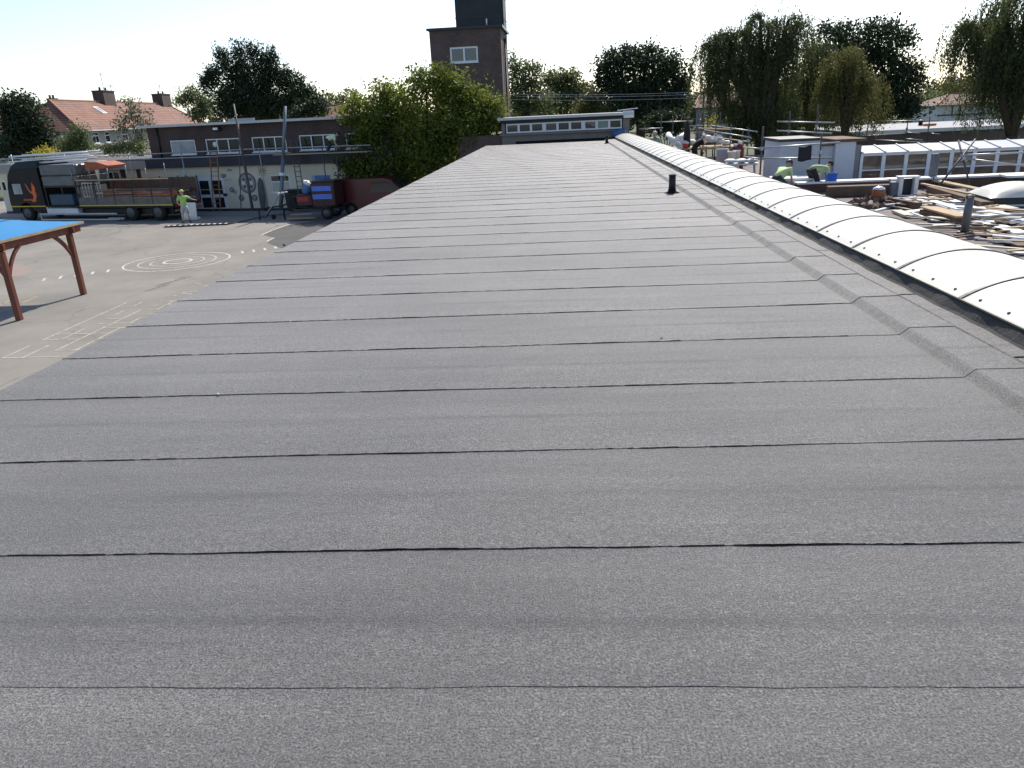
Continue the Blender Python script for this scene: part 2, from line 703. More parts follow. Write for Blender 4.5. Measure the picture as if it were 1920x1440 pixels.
# ------------------------------------------------------------------ ground
gm = mat('far_ground_grass', (0.075, 0.085, 0.04), 0.95, 0.35, 0.12, fine=0.2, fscale=6)
ground = MB().add([(-900, -200, GZ - 0.012), (900, -200, GZ - 0.012), (900, 2500, GZ - 0.012), (-900, 2500, GZ - 0.012)],
                  [(0, 1, 2, 3)]).build('ground', gm)
tag(ground, 'grassy ground running out past the school', None, None, 'structure')
pg = MB().add([(-70, -12, GZ), (-3.95, -12, GZ), (-3.95, 60, GZ), (-70, 60, GZ)], [(0, 1, 2, 3)]).build('playground', TARMAC)
tag(pg, 'worn pale tarmac playground beside the felt roof', None, None, 'structure')

# ------------------------------------------------------------------ painted playground markings (parts of the playground)
PAINT = worn_paint('worn_white_paint', (0.52, 0.51, 0.48), TARMAC_C, 0.56)
PAINT2 = worn_paint('faded_cream_paint', (0.50, 0.47, 0.36), TARMAC_C, 0.54)
PAINTO = worn_paint('faded_orange_paint', (0.45, 0.27, 0.16), TARMAC_C, 0.55)
PAINTR = worn_paint('faded_red_paint', (0.28, 0.18, 0.14), TARMAC_C, 0.48, 2.0)
PAINTB = worn_paint('faded_blue_paint', (0.20, 0.22, 0.27), TARMAC_C, 0.48, 1.2)
PATCH = mat('newer_dark_tarmac', (0.085, 0.083, 0.08), 0.92, 0.15, 0.8, fine=0.15, fscale=60)
TARSTAIN = worn_paint('tar_stain', (0.035, 0.03, 0.028), TARMAC_C, 0.50, 6)
MZ = GZ + 0.004


def ring(c, r, w, m, name='painted_ring'):
    n = 72
    V, F = [], []
    for i in range(n):
        t = 2 * math.pi * i / n
        for q in (r - w / 2, r + w / 2):
            V.append((c.x + q * math.cos(t), c.y + q * math.sin(t), MZ))
    for i in range(n):
        a, b = 2 * i, 2 * ((i + 1) % n)
        F.append((a, a + 1, b + 1, b))
    return MB().add(V, F).build(name, m, pg)


tc_ = G(333, 490)
for r, w, m in ((1.98, 0.07, PAINT), (1.45, 0.06, PAINT2), (1.0, 0.06, PAINT2), (0.52, 0.10, PAINT)):
    ring(tc_, r, w, m)
disc = [(tc_.x + 0.3 * math.cos(t * math.pi / 12), tc_.y + 0.3 * math.sin(t * math.pi / 12), MZ) for t in range(24)]
MB().add(disc, [tuple(range(24))]).build('painted_disc', PAINTR, pg)
for px, py in ((83, 524), (114, 520), (143, 516), (174, 512), (203, 508), (455, 473), (476, 470), (497, 467), (517, 464), (533, 460)):
    c = G(px, py)
    V = [(-.28, .30), (-.12, .34), (.02, .05), (.26, -.26), (.22, -.36), (.05, -.30), (-.06, -.02), (-.26, .2)]
    MB().add([(c.x + u * 0.6, c.y + v * 0.8, MZ) for u, v in V], [tuple(range(8))]).build('painted_footprint', PAINT, pg)


def pline(p, q, w, m, name='painted_line', dz=0.0):
    p, q = Vector(p), Vector(q)
    d = (q - p)
    d.z = 0
    d.normalize()
    sd = Vector((-d.y, d.x, 0)) * (w / 2)
    z = Vector((0, 0, MZ + dz - p.z))
    z2 = Vector((0, 0, MZ + dz - q.z))
    return MB().add([p - sd + z, q - sd + z2, q + sd + z2, p + sd + z], [(0, 1, 2, 3)]).build(name, m, pg)


# worn number grid, aligned with the building
gx0, gx1, gy0, gy1 = -13.4, -7.9, 16.3, 21.8
for i in range(12):
    x = gx0 + 0.5 * i
    segs = [(gy0 + .5, gy1 - 1)] if i % 4 == 2 else [(gy0 + 0.5 * k, gy0 + 0.5 * (k + 1)) for k in range(11) if random.random() < 0.55]
    for a, b in segs:
        pline((x, a, 0), (x, b, 0), 0.04, PAINT2)
for i in range(12):
    y = gy0 + 0.5 * i
    segs = [(gx0 + 1, gx1 - .5)] if i % 4 == 1 else [(gx0 + 0.5 * k, gx0 + 0.5 * (k + 1)) for k in range(11) if random.random() < 0.5]
    for a, b in segs:
        pline((a, y, 0), (b, y, 0), 0.04, PAINT2, dz=0.002)
for a, b in (((0, 573), (25, 560)), ((25, 560), (70, 556)), ((70, 556), (40, 569)), ((0, 570), (40, 569)), ((0, 585), (40, 569))):
    pline(G(*a), G(*b), 0.07, PAINTO)
for pts, m in ((((0, 497), (40, 495), (62, 505), (50, 517), (0, 520)), PAINTR),):
    MB().add([(G(*p).x, G(*p).y, MZ) for p in pts], [tuple(range(len(pts)))]).build('faded_paint_patch', m, pg)
pline(G(205, 478), G(308, 457), 0.06, PAINTB, dz=.002)
pts = ((490, 440), (508, 432), (531, 424), (600, 412), (700, 405), (690, 470), (540, 470), (500, 455), (515, 446))
MB().add([(G(*p).x, G(*p).y, MZ) for p in pts], [tuple(range(len(pts)))]).build('tarmac_patch', PATCH, pg)
for a, b in (((490, 441), (508, 433)), ((508, 433), (530, 425)), ((500, 453), (514, 446)), ((530, 425), (545, 420))):
    pline(G(*a), G(*b), 0.10, PAINT, dz=0.004)
for px, py, l in ((293, 540, .5), (305, 535, .35), (325, 527, .75), (340, 520, .35)):
    c = G(px, py)
    MB().add([(c.x - l * .4, c.y - l, MZ), (c.x - l * .1, c.y - l * .6, MZ), (c.x + l * .5, c.y + l, MZ), (c.x + l * .2, c.y + l * .7, MZ)],
             [(0, 1, 2, 3)]).build('tar_stain', TARSTAIN, pg)
for a, b in (((342, 551), (360, 551)), ((366, 531), (377, 531)), ((340, 549), (375, 545)), ((300, 562), (303, 562))):
    pline(G(*a), G(*b), 0.05, PAINT2)
for k in range(12):
    c = G(random.uniform(300, 400), random.uniform(525, 575))
    pline(c, c + Vector((random.uniform(.1, .25), random.uniform(-.1, .1), 0)), 0.05, PAINT2)
# kerb of pale paving along the far wing
pave = MB().add([(-46, 51.6, GZ + .012), (-46, 49.8, GZ + .012), (-10.5, 42.0, GZ + .012), (-10.5, 43.8, GZ + .012)], [(0, 1, 2, 3)])
tag(pave.build('paving', CONC), 'strip of pale paving along the cream wall', None, None, 'structure')

# ------------------------------------------------------------------ main building with the new felt roof
XL, XS0, XS1, XK, YE = -3.76, 2.375, 2.440, 2.96, 41.0
STEP = 0.050
bld = thing('flat_roofed_building', 'long flat roofed school building with new grey felt strips in the foreground', 'building', (0, 0, 0))
BRK = brick_mat('plum_brick', (0.105, 0.062, 0.055), (0.14, 0.085, 0.07), (0.12, 0.11, 0.10))
MB().span(XL + .10, 4.25, -3, YE - .02, GZ, -0.16).build('wall', BRK, bld)
MB().span(XL + .03, 4.28, -3.05, YE, -0.156, -0.02).build('roof_deck', BITUMEN, bld)


def wav(x, seed, amp=1.0):
    return amp * (math.sin(x * 1.7 + seed) * .5 + math.sin(x * 4.3 + seed * 2.1) * .3 + math.sin(x * 11.7 + seed * 3.3) * .2)


def jag(x, k):
    out = 0.0
    for fq, am in ((9.0, .0030), (23.0, .0022), (60.0, .0016)):
        t = x * fq + k * 17.31
        i = math.floor(t)
        u = t - i
        a = math.sin(i * 12.9898 + k * 3.7) * 43758.5453
        b = math.sin((i + 1) * 12.9898 + k * 3.7) * 43758.5453
        a, b = a - math.floor(a) - .5, b - math.floor(b) - .5
        out += am * (a + (b - a) * u * u * (3 - 2 * u))
    return out


def roof_z(x):
    if x <= XS0:
        return RZ
    if x >= XS1:
        return RZ + STEP
    t = (x - XS0) / (XS1 - XS0)
    return RZ + STEP * (.6 * t + .4 * (3 * t * t - 2 * t ** 3))


seams = [-2.9, -2.0, -1.1, -0.2, 0.72]
y = 1.765
seams.append(y)
y = 2.51
while y < YE - .3:
    seams.append(y)
    y += 0.893 + random.uniform(-.012, .012)
seams.append(YE)
xs = [XL + (XS0 - .05 - XL) * i / 300 for i in range(301)]
xs += [XS0 - .02, XS0, XS0 + .013, XS0 + .026, XS0 + .039, XS0 + .052, XS1, XS1 + .02] + [XS1 + .02 + (XK - XS1 - .02) * i / 10 for i in range(1, 11)]
for k in range(len(seams) - 1):
    y0, y1 = seams[k], seams[k + 1] + (0.07 if k < len(seams) - 2 else 0)
    sd = k * 1.37
    tilt = 0.012 + 0.006 * math.sin(k * 2.1)
    V, Fc = [], []
    n = len(xs)
    for x in xs:
        e = wav(x, sd, 0.006) + jag(x, k)
        jog = -0.035 * max(0, min(1, (x - XS0) / (XS1 - XS0)))
        yn = y0 + x * tilt + e
        zf = roof_z(x)
        xx = x - (0.012 * (0.5 + 0.5 * math.sin(k * 3.1)) if x == XL else 0)
        lip = (0.0045 + 0.0015 * math.sin(x * 5 + sd)) * (.3 if k == 5 else .8)
        V += [(xx, yn - .001, zf - 0.012), (xx, yn, zf + lip), (xx, yn + .05, zf + lip * .8), (xx, yn + .22, zf + .0012),
              (xx, (y0 + y1) / 2 + x * tilt, zf + .0008), (xx, y1 + x * tilt, zf - .001)]
    for i in range(n - 1):
        for j in range(5):
            a = i * 6 + j
            Fc.append((a, a + 6, a + 7, a + 1))
    # drip edge turned down over the fascia
    o = len(V)
    for j in range(1, 6):
        p = V[j]
        V += [p, (p[0] - .008, p[1], -0.13)]
    for j in range(4):
        Fc.append((o + 2 * j, o + 2 * j + 2, o + 2 * j + 3, o + 2 * j + 1))
    mb = MB().add(V, Fc, False)
    st = mb.build('felt_strip', FELT, bld)
    # squeezed-out bitumen along the lap
    V, Fc = [], []
    rr = random.Random(k)
    strength = 0.45 if k == 5 else 0.75 + 0.35 * rr.random()
    ws_ = []
    fade_x = rr.uniform(-.6, 2.2)
    runs = [0.5 + 0.5 * math.sin(x * (0.9 + .3 * rr.random()) + sd * 2) for x in xs]
    for i, x in enumerate(xs):
        e = wav(x, sd, 0.006) + jag(x, k)
        yn = y0 + x * tilt + e
        w = strength * (0.0009 + 0.0022 * max(0, wav(x * 2.2, sd * 5 + 1, 1.0)) + 0.0008 * rr.random())
        if x > fade_x and wav(x * 1.3, sd * 3.7, 1.0) > -.15:
            w *= .12
        if k == 5:
            w = 0.0002 + (0.0012 * rr.random() + .0024 if (-1.45 < x < -1.36 or -.03 < x < 0.14) else 0.0) + (.002 if rr.random() < .35 else 0)
        if rr.random() < 0.10 and k != 5:
            w *= 0.6
        zf = roof_z(x)
        ws_.append(w)
        q_ = min(1.0, w / .003)
        if w < (.02 if k == 5 else .0010):
            zf -= .010
        V += [(x, yn - w, zf + .0022), (x, yn - w * .3, zf + .003 + .003 * q_), (x, yn + .001 * q_, zf + .003 + .0045 * q_), (x, yn + .004, zf + .003)]
    for i in range(n - 1):
        for j in range(3):
            a = i * 4 + j
            Fc.append((a, a + 4, a + 5, a + 1))
    MB().add(V, Fc).build('lap_bead', BITUMEN, st)
# felt flashing against the rooflight kerb, in lengths
fy, k = 0.5, 0
while fy < YE - .2:
    ln = 1.9 + .25 * math.sin(k * 2.3)
    V, Fc = [], []
    m_ = 24
    for i in range(m_ + 1):
        yy = fy + (ln + .03) * i / m_
        e = wav(yy, k * 1.9, .006)
        z0 = RZ + STEP
        V += [(2.745 + e, yy, z0 + .0015), (2.75 + e, yy, z0 + .009), (XK - .085 + .006 * math.sin(yy * 9 + k), yy, z0 + .009), (XK - .078 + .006 * math.sin(yy * 9 + k), yy, z0 + .004), (XK - .03, yy, z0 + .002)]
    for i in range(m_):
        for j in range(4):
            a = i * 5 + j
            Fc.append((a, a + 1, a + 6, a + 5))
    MB().add(V, Fc).build('felt_flashing', FELT, bld)
    fy += ln
    k += 1
MB().span(XL - .02, XL + .02, -3, YE, -0.42, -0.135).build('fascia_board', DARK, bld)
MB().span(-2.2, XK, YE - .06, YE + .12, RZ + .004, RZ + .14).build('end_upstand', BITUMEN, bld)
# small scraps left lying on the felt
SCRAP = mat('pale_scrap', (0.5, 0.5, 0.48), 0.8, 0.1)
for i, (px, py) in enumerate(((410, 742), (545, 605), (293, 611), (1240, 637), (660, 520), (1150, 372))):
    p = G(px, py, RZ)
    s_ = random.uniform(.007, .014)
    mm = BITUMEN if px in (1240, 600) else SCRAP
    mb = MB().box((0, 0, 0.004), (s_ * 1.8, s_ * .6, .006), random.uniform(0, 3))
    o = mb.build('felt_scrap', mm)
    o.location = (p.x, p.y, RZ + .008)
    tag(o, 'tiny scrap lying loose on the grey felt strips', 'scrap', 'scraps on the felt roof')

# ------------------------------------------------------------------ barrel rooflight
rl = thing('barrel_rooflight', 'long white barrel vaulted rooflight with dark kerb along the roof', 'rooflight', (3.52, 20, RZ))
OPAL = mat('opal_sheet', (0.82, 0.79, 0.70), 0.35, 0.03, 1.5, trans=0.25, spec=0.5)
KERB = mat('kerb_felt', (0.045, 0.043, 0.042), 0.9, 0.25, 3, 0.4, 25, fine=.3, fscale=120)
ALU = mat('weathered_alu', (0.16, 0.16, 0.13), 0.5, 0.2, 6, metal=0.4)
BARC = mat('glazing_bar_grey', (0.10, 0.10, 0.098), 0.5, 0.15, 6, metal=0.3)
Rv, Xc = 1.1, 3.522
zc = 0.303 - Rv
hw = 0.557


def on_arc(x, dr=0.0):
    q = Rv + dr
    return (x, zc + math.sqrt(q * q - (x - Xc) ** 2))


def place(o):
    o.location = o.location - Vector((3.52, 20, RZ))
    return o


y_start, pitch_, npan = -1.0, 1.085, 39
y_start = 5.62 - 1.085 * 6
yend = y_start + pitch_ * npan
# kerbs, slightly wavy felt-dressed
for sgn, xo in ((1, XK), (-1, 2 * Xc - XK)):
    V, Fc = [], []
    m_ = 260
    for i in range(m_ + 1):
        yy = y_start + (yend - y_start) * i / m_
        wv = 0.004 * math.sin(yy * 5.1) + .004 * math.sin(yy * 13.7 + 1)
        V += [(xo - sgn * .072 + wv * 2, yy, 0.052), (xo - sgn * .050 + wv * 2, yy, .066), (xo - .012 * sgn + wv, yy, .126), (xo + sgn * .01, yy, .140), (xo + sgn * .06, yy, .140), (xo + sgn * .06, yy, 0.0)]
    for i in range(m_):
        for j in range(5):
            a = i * 6 + j
            Fc.append((a, a + 6, a + 7, a + 1) if sgn > 0 else (a, a + 1, a + 7, a + 6))
    place(MB().add(V, Fc, False).build('kerb', KERB, rl))
    place(MB().span(xo - .012 if sgn > 0 else xo - .05, xo + .05 if sgn > 0 else xo + .012, y_start, yend, .1402, .152).build('eaves_channel', ALU, rl))
NA = 20
pan_me = None
for i in range(npan):
    if pan_me is None:
        V, Fc = [], []
        for j in range(NA + 1):
            x = Xc - hw + 2 * hw * j / NA
            for yy in (0.012, pitch_ - .012):
                X, Z = on_arc(x)
                V.append((X, yy, Z))
            for yy in (0.012, pitch_ - .012):
                X, Z = on_arc(x, -.012)
                V.append((X, yy, Z))
        for j in range(NA):
            a = 4 * j
            Fc += [(a, a + 4, a + 5, a + 1), (a + 2, a + 3, a + 7, a + 6), (a, a + 2, a + 6, a + 4), (a + 1, a + 5, a + 7, a + 3)]
        Fc += [(0, 1, 3, 2), (4 * NA, 4 * NA + 2, 4 * NA + 3, 4 * NA + 1)]
        pan_me = MB().add(V, Fc, False).mesh('vault_panel')
        pan_me.materials.append(OPAL)
        V, Fc = [], []
        for j in range(NA + 1):
            x = Xc - hw - .012 + 2 * (hw + .012) * j / NA
            X, Z = on_arc(x, .0)
            for yy, dz in ((-.022, -.006), (-.018, .010), (.018, .010), (.022, -.006)):
                V.append((X, yy, Z + dz))
        for j in range(NA):
            for q in range(3):
                a = 4 * j + q
                Fc.append((a, a + 4, a + 5, a + 1))
        bar_me = MB().add(V, Fc, False).mesh('glazing_bar')
        bar_me.materials.append(BARC)
        fix_me = MB().lathe([(.012, 0), (.012, .004), (.008, .009), (.003, .011)], n=8).mesh('fixing_button')
        fix_me.materials.append(BARC)
    yy = y_start + i * pitch_
    o = place(link('vault_panel', pan_me, rl))
    o.location.y += yy
    o = place(link('glazing_bar', bar_me, rl))
    o.location.y += yy
    for q in range(3):
        fxx = Xc - hw + .045
        X, Z = on_arc(fxx)
        o = place(link('fixing_button', fix_me, rl))
        o.location += Vector((X, yy + pitch_ * (q + .5) / 3, Z))
        o.rotation_euler = (0, -math.asin((Xc - fxx) / Rv), 0)
o = place(link('glazing_bar', bar_me, rl))
o.location.y += yend
# end plate of the vault
poly = [on_arc(Xc - hw + 2 * hw * j / 12, -.02) for j in range(13)] + [(Xc + hw, .135), (Xc - hw, .135)]
for ye in (y_start + .004, yend - .004):
    place(MB().prism(poly, ye - .003, ye + .003, lambda u, v, d: (u, d, v)).build('end_plate', OPAL, rl))

# ------------------------------------------------------------------ vent pipes through the felt
def vent(px, py, top_py, rad, label):
    p = G(px, py, RZ)
    h = (PY(px, top_py, p.y).z) - RZ
    t = thing('vent_pipe', label, 'vent pipe', (p.x, p.y, RZ + .004), 0, 'vent pipes through the felt roof')
    MB().lathe([(rad, 0), (rad, h), (rad * .86, h), (rad * .86, h - .12)], n=20).build('pipe', BLACKP, t)
    MB().lathe([(rad * 1.08, h * .93), (rad * 1.08, h + .004), (rad * .9, h + .004), (rad * .9, h * .93)], n=20).build('rim', BLACKP, t)
    MB().lathe([(rad * 2.2, 0), (rad * 1.9, .012), (rad * 1.25, .03), (rad * 1.1, .08), (rad * 1.03, .085)], n=20).build('collar', BITUMEN, t)
    return t


vent(1260, 362, 328, .066, 'nearer black vent pipe standing on the felt roof by the step')
vent(1138, 269, 255, .066, 'farther small vent pipe near the far end of the felt roof')

# ------------------------------------------------------------------ people
def skin_mesh(name, verts, edges, radii, mat_, parent, root=0, levels=1):
    me = bpy.data.meshes.new(name + '_skeleton')
    me.from_pydata([tuple(v) for v in verts], edges, [])
    ob = bpy.data.objects.new(name + '_skeleton', me)
    COL.objects.link(ob)
    md = ob.modifiers.new('skin', 'SKIN')
    md.use_smooth_shade = True
    sv = me.skin_vertices[0].data
    for i, r in enumerate(radii):
        r = r if isinstance(r, (tuple, list)) else (r, r)
        sv[i].radius = r
        sv[i].use_root = (i == root)
    sb = ob.modifiers.new('sub', 'SUBSURF')
    sb.levels = levels
    sb.render_levels = levels
    dg = bpy.context.evaluated_depsgraph_get()
    out = bpy.data.meshes.new_from_object(ob.evaluated_get(dg))
    bpy.data.objects.remove(ob)
    out.name = name
    out.materials.clear()
    out.materials.append(mat_)
    out.polygons.foreach_set('use_smooth', [True] * len(out.polygons))
    return link(name, out, parent)


CLOTH = {}


def cloth(name, c):
    return mat('cloth_' + name, c, 0.85, 0.12, 9)


def person(label, loc, rz, J, top, legs, hat=None, hair=(0.05, 0.035, 0.025), shorts=False, band=False, group=None):
    """J: joint name -> local position (x right, y forward, z up, metres, feet at 0)"""
    t = thing('person', label, 'person', loc, rz, group)
    V = {k: Vector(v) for k, v in J.items()}
    names = ['pelvis', 'waist', 'chest', 'neck', 'head0', 'head1']
    verts = [V[k] for k in names]
    rad = [.085, .08, (.10, .08), .052, .075, .085]
    edges = [(i, i + 1) for i in range(5)]
    verts.append(V['head1'] + (V['head1'] - V['neck']).normalized() * .06)
    rad.append(.06)
    edges.append((5, 6))
    # nose, so the head has a front
    fd = V['face'].normalized() if 'face' in V else Vector((0, 1, 0))

    def chain(start, pts, rs):
        prev = start
        for p, r in zip(pts, rs):
            verts.append(Vector(p))
            rad.append(r)
            edges.append((prev, len(verts) - 1))
            prev = len(verts) - 1
        return prev
    for s in ('l', 'r'):
        sh, el, ha = V[s + '_shoulder'], V[s + '_elbow'], V[s + '_hand']
        w = chain(2, [sh, sh.lerp(el, .5), el, el.lerp(ha, .5), ha], [.045, .040, .041, .038, .028])
        d = (ha - el).normalized()
        sd = d.orthogonal().normalized()
        sd2 = d.cross(sd)
        pal = chain(w, [ha + d * .05], [(.036, .018)])
        for q, (off, ln) in enumerate(((-.028, .062), (-.010, .075), (.010, .078), (.028, .068))):
            a = ha + d * .085 + sd * off
            chain(pal, [a, a + d * ln * .5 + sd2 * .012, a + d * ln * .85 + sd2 * .035], [.010, .009, .008])
        chain(w, [ha + d * .03 + sd * .045 + sd2 * .01, ha + d * .075 + sd * .055 + sd2 * .03], [.011, .009])
        hip, kn, an = V[s + '_hip'], V[s + '_knee'], V[s + '_ankle']
        e = chain(0, [hip, hip.lerp(kn, .5), kn, kn.lerp(an, .35), an], [.06, .055, .055, .056, .04] if shorts else [.055, .05, .045, .04, .036])
        fdir = V[s + '_toe'] - an
        chain(e, [an + fdir * .45 + Vector((0, 0, -.02)), V[s + '_toe']], [.043, .036])
    skin_mesh('body', verts, edges, rad, SKIN, t)
    # clothing: jacket or vest, trousers or shorts, boots
    tv = [V['pelvis'] + (V['pelvis'] - V['waist']) * .25, V['waist'], V['chest'], V['chest'].lerp(V['neck'], .62)]
    tr = [.175, .165, (.195, .16), .085]
    te = [(0, 1), (1, 2), (2, 3)]
    for s in ('l', 'r'):
        sh, el, ha = V[s + '_shoulder'], V[s + '_elbow'], V[s + '_hand']
        o = len(tv)
        tv += [sh, sh.lerp(el, .75)]
        tr += [.085, .068]
        te += [(2, o), (o, o + 1)]
    tm = top if not isinstance(top, tuple) else cloth('top%02x%02x%02x' % tuple(int(c * 99) for c in top), top)
    skin_mesh('jacket', tv, te, tr, tm, t)
    tv, tr, te = [V['pelvis'].lerp(V['waist'], .6), V['pelvis']], [.15, .165], [(0, 1)]
    for s in ('l', 'r'):
        hip, kn, an = V[s + '_hip'], V[s + '_knee'], V[s + '_ankle']
        o = len(tv)
        if shorts:
            tv += [hip, hip.lerp(kn, .5), hip.lerp(kn, 1.02)]
            tr += [.125, .12, .115]
        else:
            tv += [hip, kn, an + Vector((0, 0, .03))]
            tr += [.125, .092, .075]
        te += [(1, o), (o, o + 1), (o + 1, o + 2)]
    skin_mesh('shorts' if shorts else 'trousers', tv, te, tr, cloth('legs%02x%02x%02x' % tuple(int(c * 99) for c in legs), legs), t)
    for s in ('l', 'r'):
        an, to = V[s + '_ankle'], V[s + '_toe']
        skin_mesh('boot', [an + Vector((0, 0, .09)), an + Vector((0, 0, -.02)), to + (to - an) * .08], [(0, 1), (1, 2)], [.058, .06, .048], BROWNT, t)
    hc = V['head1']
    upv = (V['head1'] - V['neck']).normalized()
    M_ = upv.to_track_quat('Z', 'Y').to_matrix()
    if hat:
        hm = mat('hat%02x%02x%02x' % tuple(int(c * 99) for c in hat), hat, 0.5, .08, 8)
        MB().lathe([(.125, 0), (.118, .02), (.115, .06), (.09, .105), (.04, .125), (.008, .13)], hc + upv * -.0, 12, M_).build('hat', hm, t)
        br_ = MB().beam(hc + upv * .005 + fd * .09, hc + upv * .0 + fd * .17, .16, .012, upv)
        br_.build('hat_peak', hm, t)
    else:
        MB().lathe([(.094, -.02), (.105, .03), (.095, .075), (.05, .105), (.008, .112)], hc - fd * .015, 12, M_).build('hair', cloth('hair', hair), t)
    f0 = V['head0'].lerp(V['head1'], .45)
    MB().blob(f0 + fd * .085, (.016, .016, .022), 8, 5).build('nose', SKIN, t)
    sdv = fd.cross(upv).normalized()
    for q in (-1, 1):
        MB().blob(f0 + fd * .072 + sdv * (.032 * q) + upv * .03, (.012, .012, .008), 6, 4).build('eye', DARK, t)
        MB().blob(f0 + sdv * (.088 * q) - fd * .01, (.014, .02, .032), 6, 5).build('ear', SKIN, t)
    MB().blob(f0 + fd * .076 - upv * .045, (.026, .010, .007), 6, 4).build('mouth', cloth('lips', (.35, .13, .11)), t)
    return t


def stand(bend=0.0, lh=None, rh=None, crouch=0.0, stance=.12):
    """joints of a standing or bending adult, 1.75 m; bend = forward lean of the torso in radians"""
    hip_z = .93 - crouch
    pel = Vector((0, 0, hip_z))
    ax = Vector((0, math.sin(bend), math.cos(bend)))
    fx = Vector((0, math.cos(bend), -math.sin(bend)))
    J = {'pelvis': pel, 'waist': pel + ax * .18, 'chest': pel + ax * .40}
    J['neck'] = pel + ax * .56
    hx = Vector((0, math.sin(bend * .7), math.cos(bend * .7)))
    J['head0'] = J['neck'] + hx * .09
    J['head1'] = J['neck'] + hx * .19
    J['face'] = Vector((0, math.cos(bend * .7), -math.sin(bend * .7)))
    for s, q in (('l', -1), ('r', 1)):
        sh = pel + ax * .50 + Vector((q * .20, 0, 0))
        hand = Vector(lh if s == 'l' else rh) if (lh if s == 'l' else rh) else sh + Vector((q * .07, .06, -.56))
        d = hand - sh
        if d.length > .58:
            hand = sh + d.normalized() * .58
        mid = (sh + hand) / 2
        sag = math.sqrt(max(.0, .30 ** 2 - ((hand - sh).length / 2) ** 2))
        J[s + '_shoulder'] = sh
        J[s + '_elbow'] = mid + Vector((q * .5, -.6, -.5)).normalized() * sag
        J[s + '_hand'] = hand
        J[s + '_hip'] = pel + Vector((q * .10, 0, -.04))
        J[s + '_knee'] = Vector((q * (.10 + stance * .4), .04 + crouch * .7, hip_z * .54))
        J[s + '_ankle'] = Vector((q * (.09 + stance), -.02, .08))
        J[s + '_toe'] = Vector((q * (.11 + stance), .15, .05))
    return J


# ------------------------------------------------------------------ left wing: brick upper storey over a cream ground floor
WA = math.radians(-12.4)
WO = (-22.2, 46.7)
wing = thing('school_wing', 'long school wing, dark brick upper storey above a cream ground floor wall', 'building', (WO[0], WO[1], GZ), WA)
CREAM = mat('cream_render', (0.68, 0.62, 0.49), 0.9, 0.08, 0.8)
NAVY = mat('dark_blue_fascia', (0.022, 0.028, 0.045), 0.5, 0.25, 2)
BRW = brick_mat('brown_brick', (0.060, 0.037, 0.034), (0.082, 0.052, 0.045), (0.07, 0.063, 0.06))


def wl(px, py, off=0.0):
    s, z = PW(px, py, (WO[0] + math.sin(WA) * off, WO[1] - math.cos(WA) * off), WA)
    return s, z - GZ


s_up0 = wl(277, 260)[0]
s_end = 13.0
z_cream = wl(440, 311)[1]
z_eave = wl(300, 238)[1]
z_low = z_cream + .62
door0, door1 = wl(366, 333)[0], wl(419, 333)[0]
door_h = wl(392, 332)[1]
lw0, lz1 = wl(505, 328)
lw1, lz0 = wl(546, 361)
# cream wall with real openings for the door and the low window
mbw = MB()
mbw.span(-16, door0, 0, .3, 0, z_cream)
mbw.span(door0, door1, 0, .3, door_h, z_cream)
mbw.span(door1, lw0, 0, .3, 0, z_cream)
mbw.span(lw0, lw1, 0, .3, 0, lz0)
mbw.span(lw0, lw1, 0, .3, lz1, z_cream)
mbw.span(lw1, s_end, 0, .3, 0, z_cream)
mbw.build('wall', CREAM, wing)
MB().span(-16, s_end, -.03, -.002, 0, .14).build('plinth', DARK, wing)
MB().span(s_up0 - .25, s_end + .2, -.35, 5, z_cream + .003, z_low).build('fascia_board', NAVY, wing)
MB().span(-16.2, s_up0 - .252, -.35, 5, z_cream + .003, z_low - .12).build('fascia_board', mat('dull_white_fascia', (.30, .30, .29), .7, .15, 2), wing)
MB().span(-16.2, s_up0 - .26, -.30, 5, z_low - .119, z_low - .06).build('low_roof', mat('old_roof_felt', (.09, .09, .09), .9, .2, 1), wing)
# upper storey, wall pieces around the window openings
wins = [((317, 264), (368, 289), 1), ((383, 260), (451, 287), 3), ((470, 258), (538, 283), 3), ((559, 254), (630, 280), 3), ((646, 251), (716, 276), 3)]
zs = []
ws = []
for a, b, n in wins:
    s0, z1 = wl(*a)
    s1, z0 = wl(*b)
    zs.append((z0, z1))
    ws.append((s0, s1, n))
wz0, wz1 = sum(z for z, _ in zs) / len(zs), sum(z for _, z in zs) / len(zs)
wz0 = max(wz0, z_low + .12)
mbw = MB()
prev = s_up0
for s0, s1, n in ws:
    mbw.span(prev, s0, .05, .32, z_low, z_eave)
    mbw.span(s0, s1, .05, .32, z_low, wz0)
    mbw.span(s0, s1, .05, .32, wz1, z_eave)
    prev = s1
mbw.span(prev, s_end, .05, .32, z_low, z_eave)
mbw.span(s_up0, s_up0 + .3, .325, 9, z_low, z_eave)
mbw.span(s_end - .3, s_end, .325, 9, z_low, z_eave)
mbw.span(s_up0, s_end, 8.7, 9, 0, z_eave)
mbw.build('upper_wall', BRW, wing)
MB().span(s_up0 + .3, s_end - .3, .33, 8.7, z_low - .1, z_low - .05).build('upper_floor', DARK, wing)
rf = MB().span(s_up0 - .35, s_end + .3, -.35, 9.3, z_eave, z_eave + .07).build('roof', mat('old_roof_felt', (.09, .09, .09), .9, .2, 1), wing)
MB().span(s_up0 - .36, s_end + .31, -.375, -.352, z_eave - .03, z_eave + .11).build('eaves_trim', mat('pale_trim', (.52, .53, .52), .6, .1), wing)
a_, b_ = wl(385, 228)[0], wl(418, 228)[0]
MB().span(a_, b_ + .6, 2.2, 2.4, z_eave + .071, z_eave + .28).build('roof_upstand', GREYW, wing)


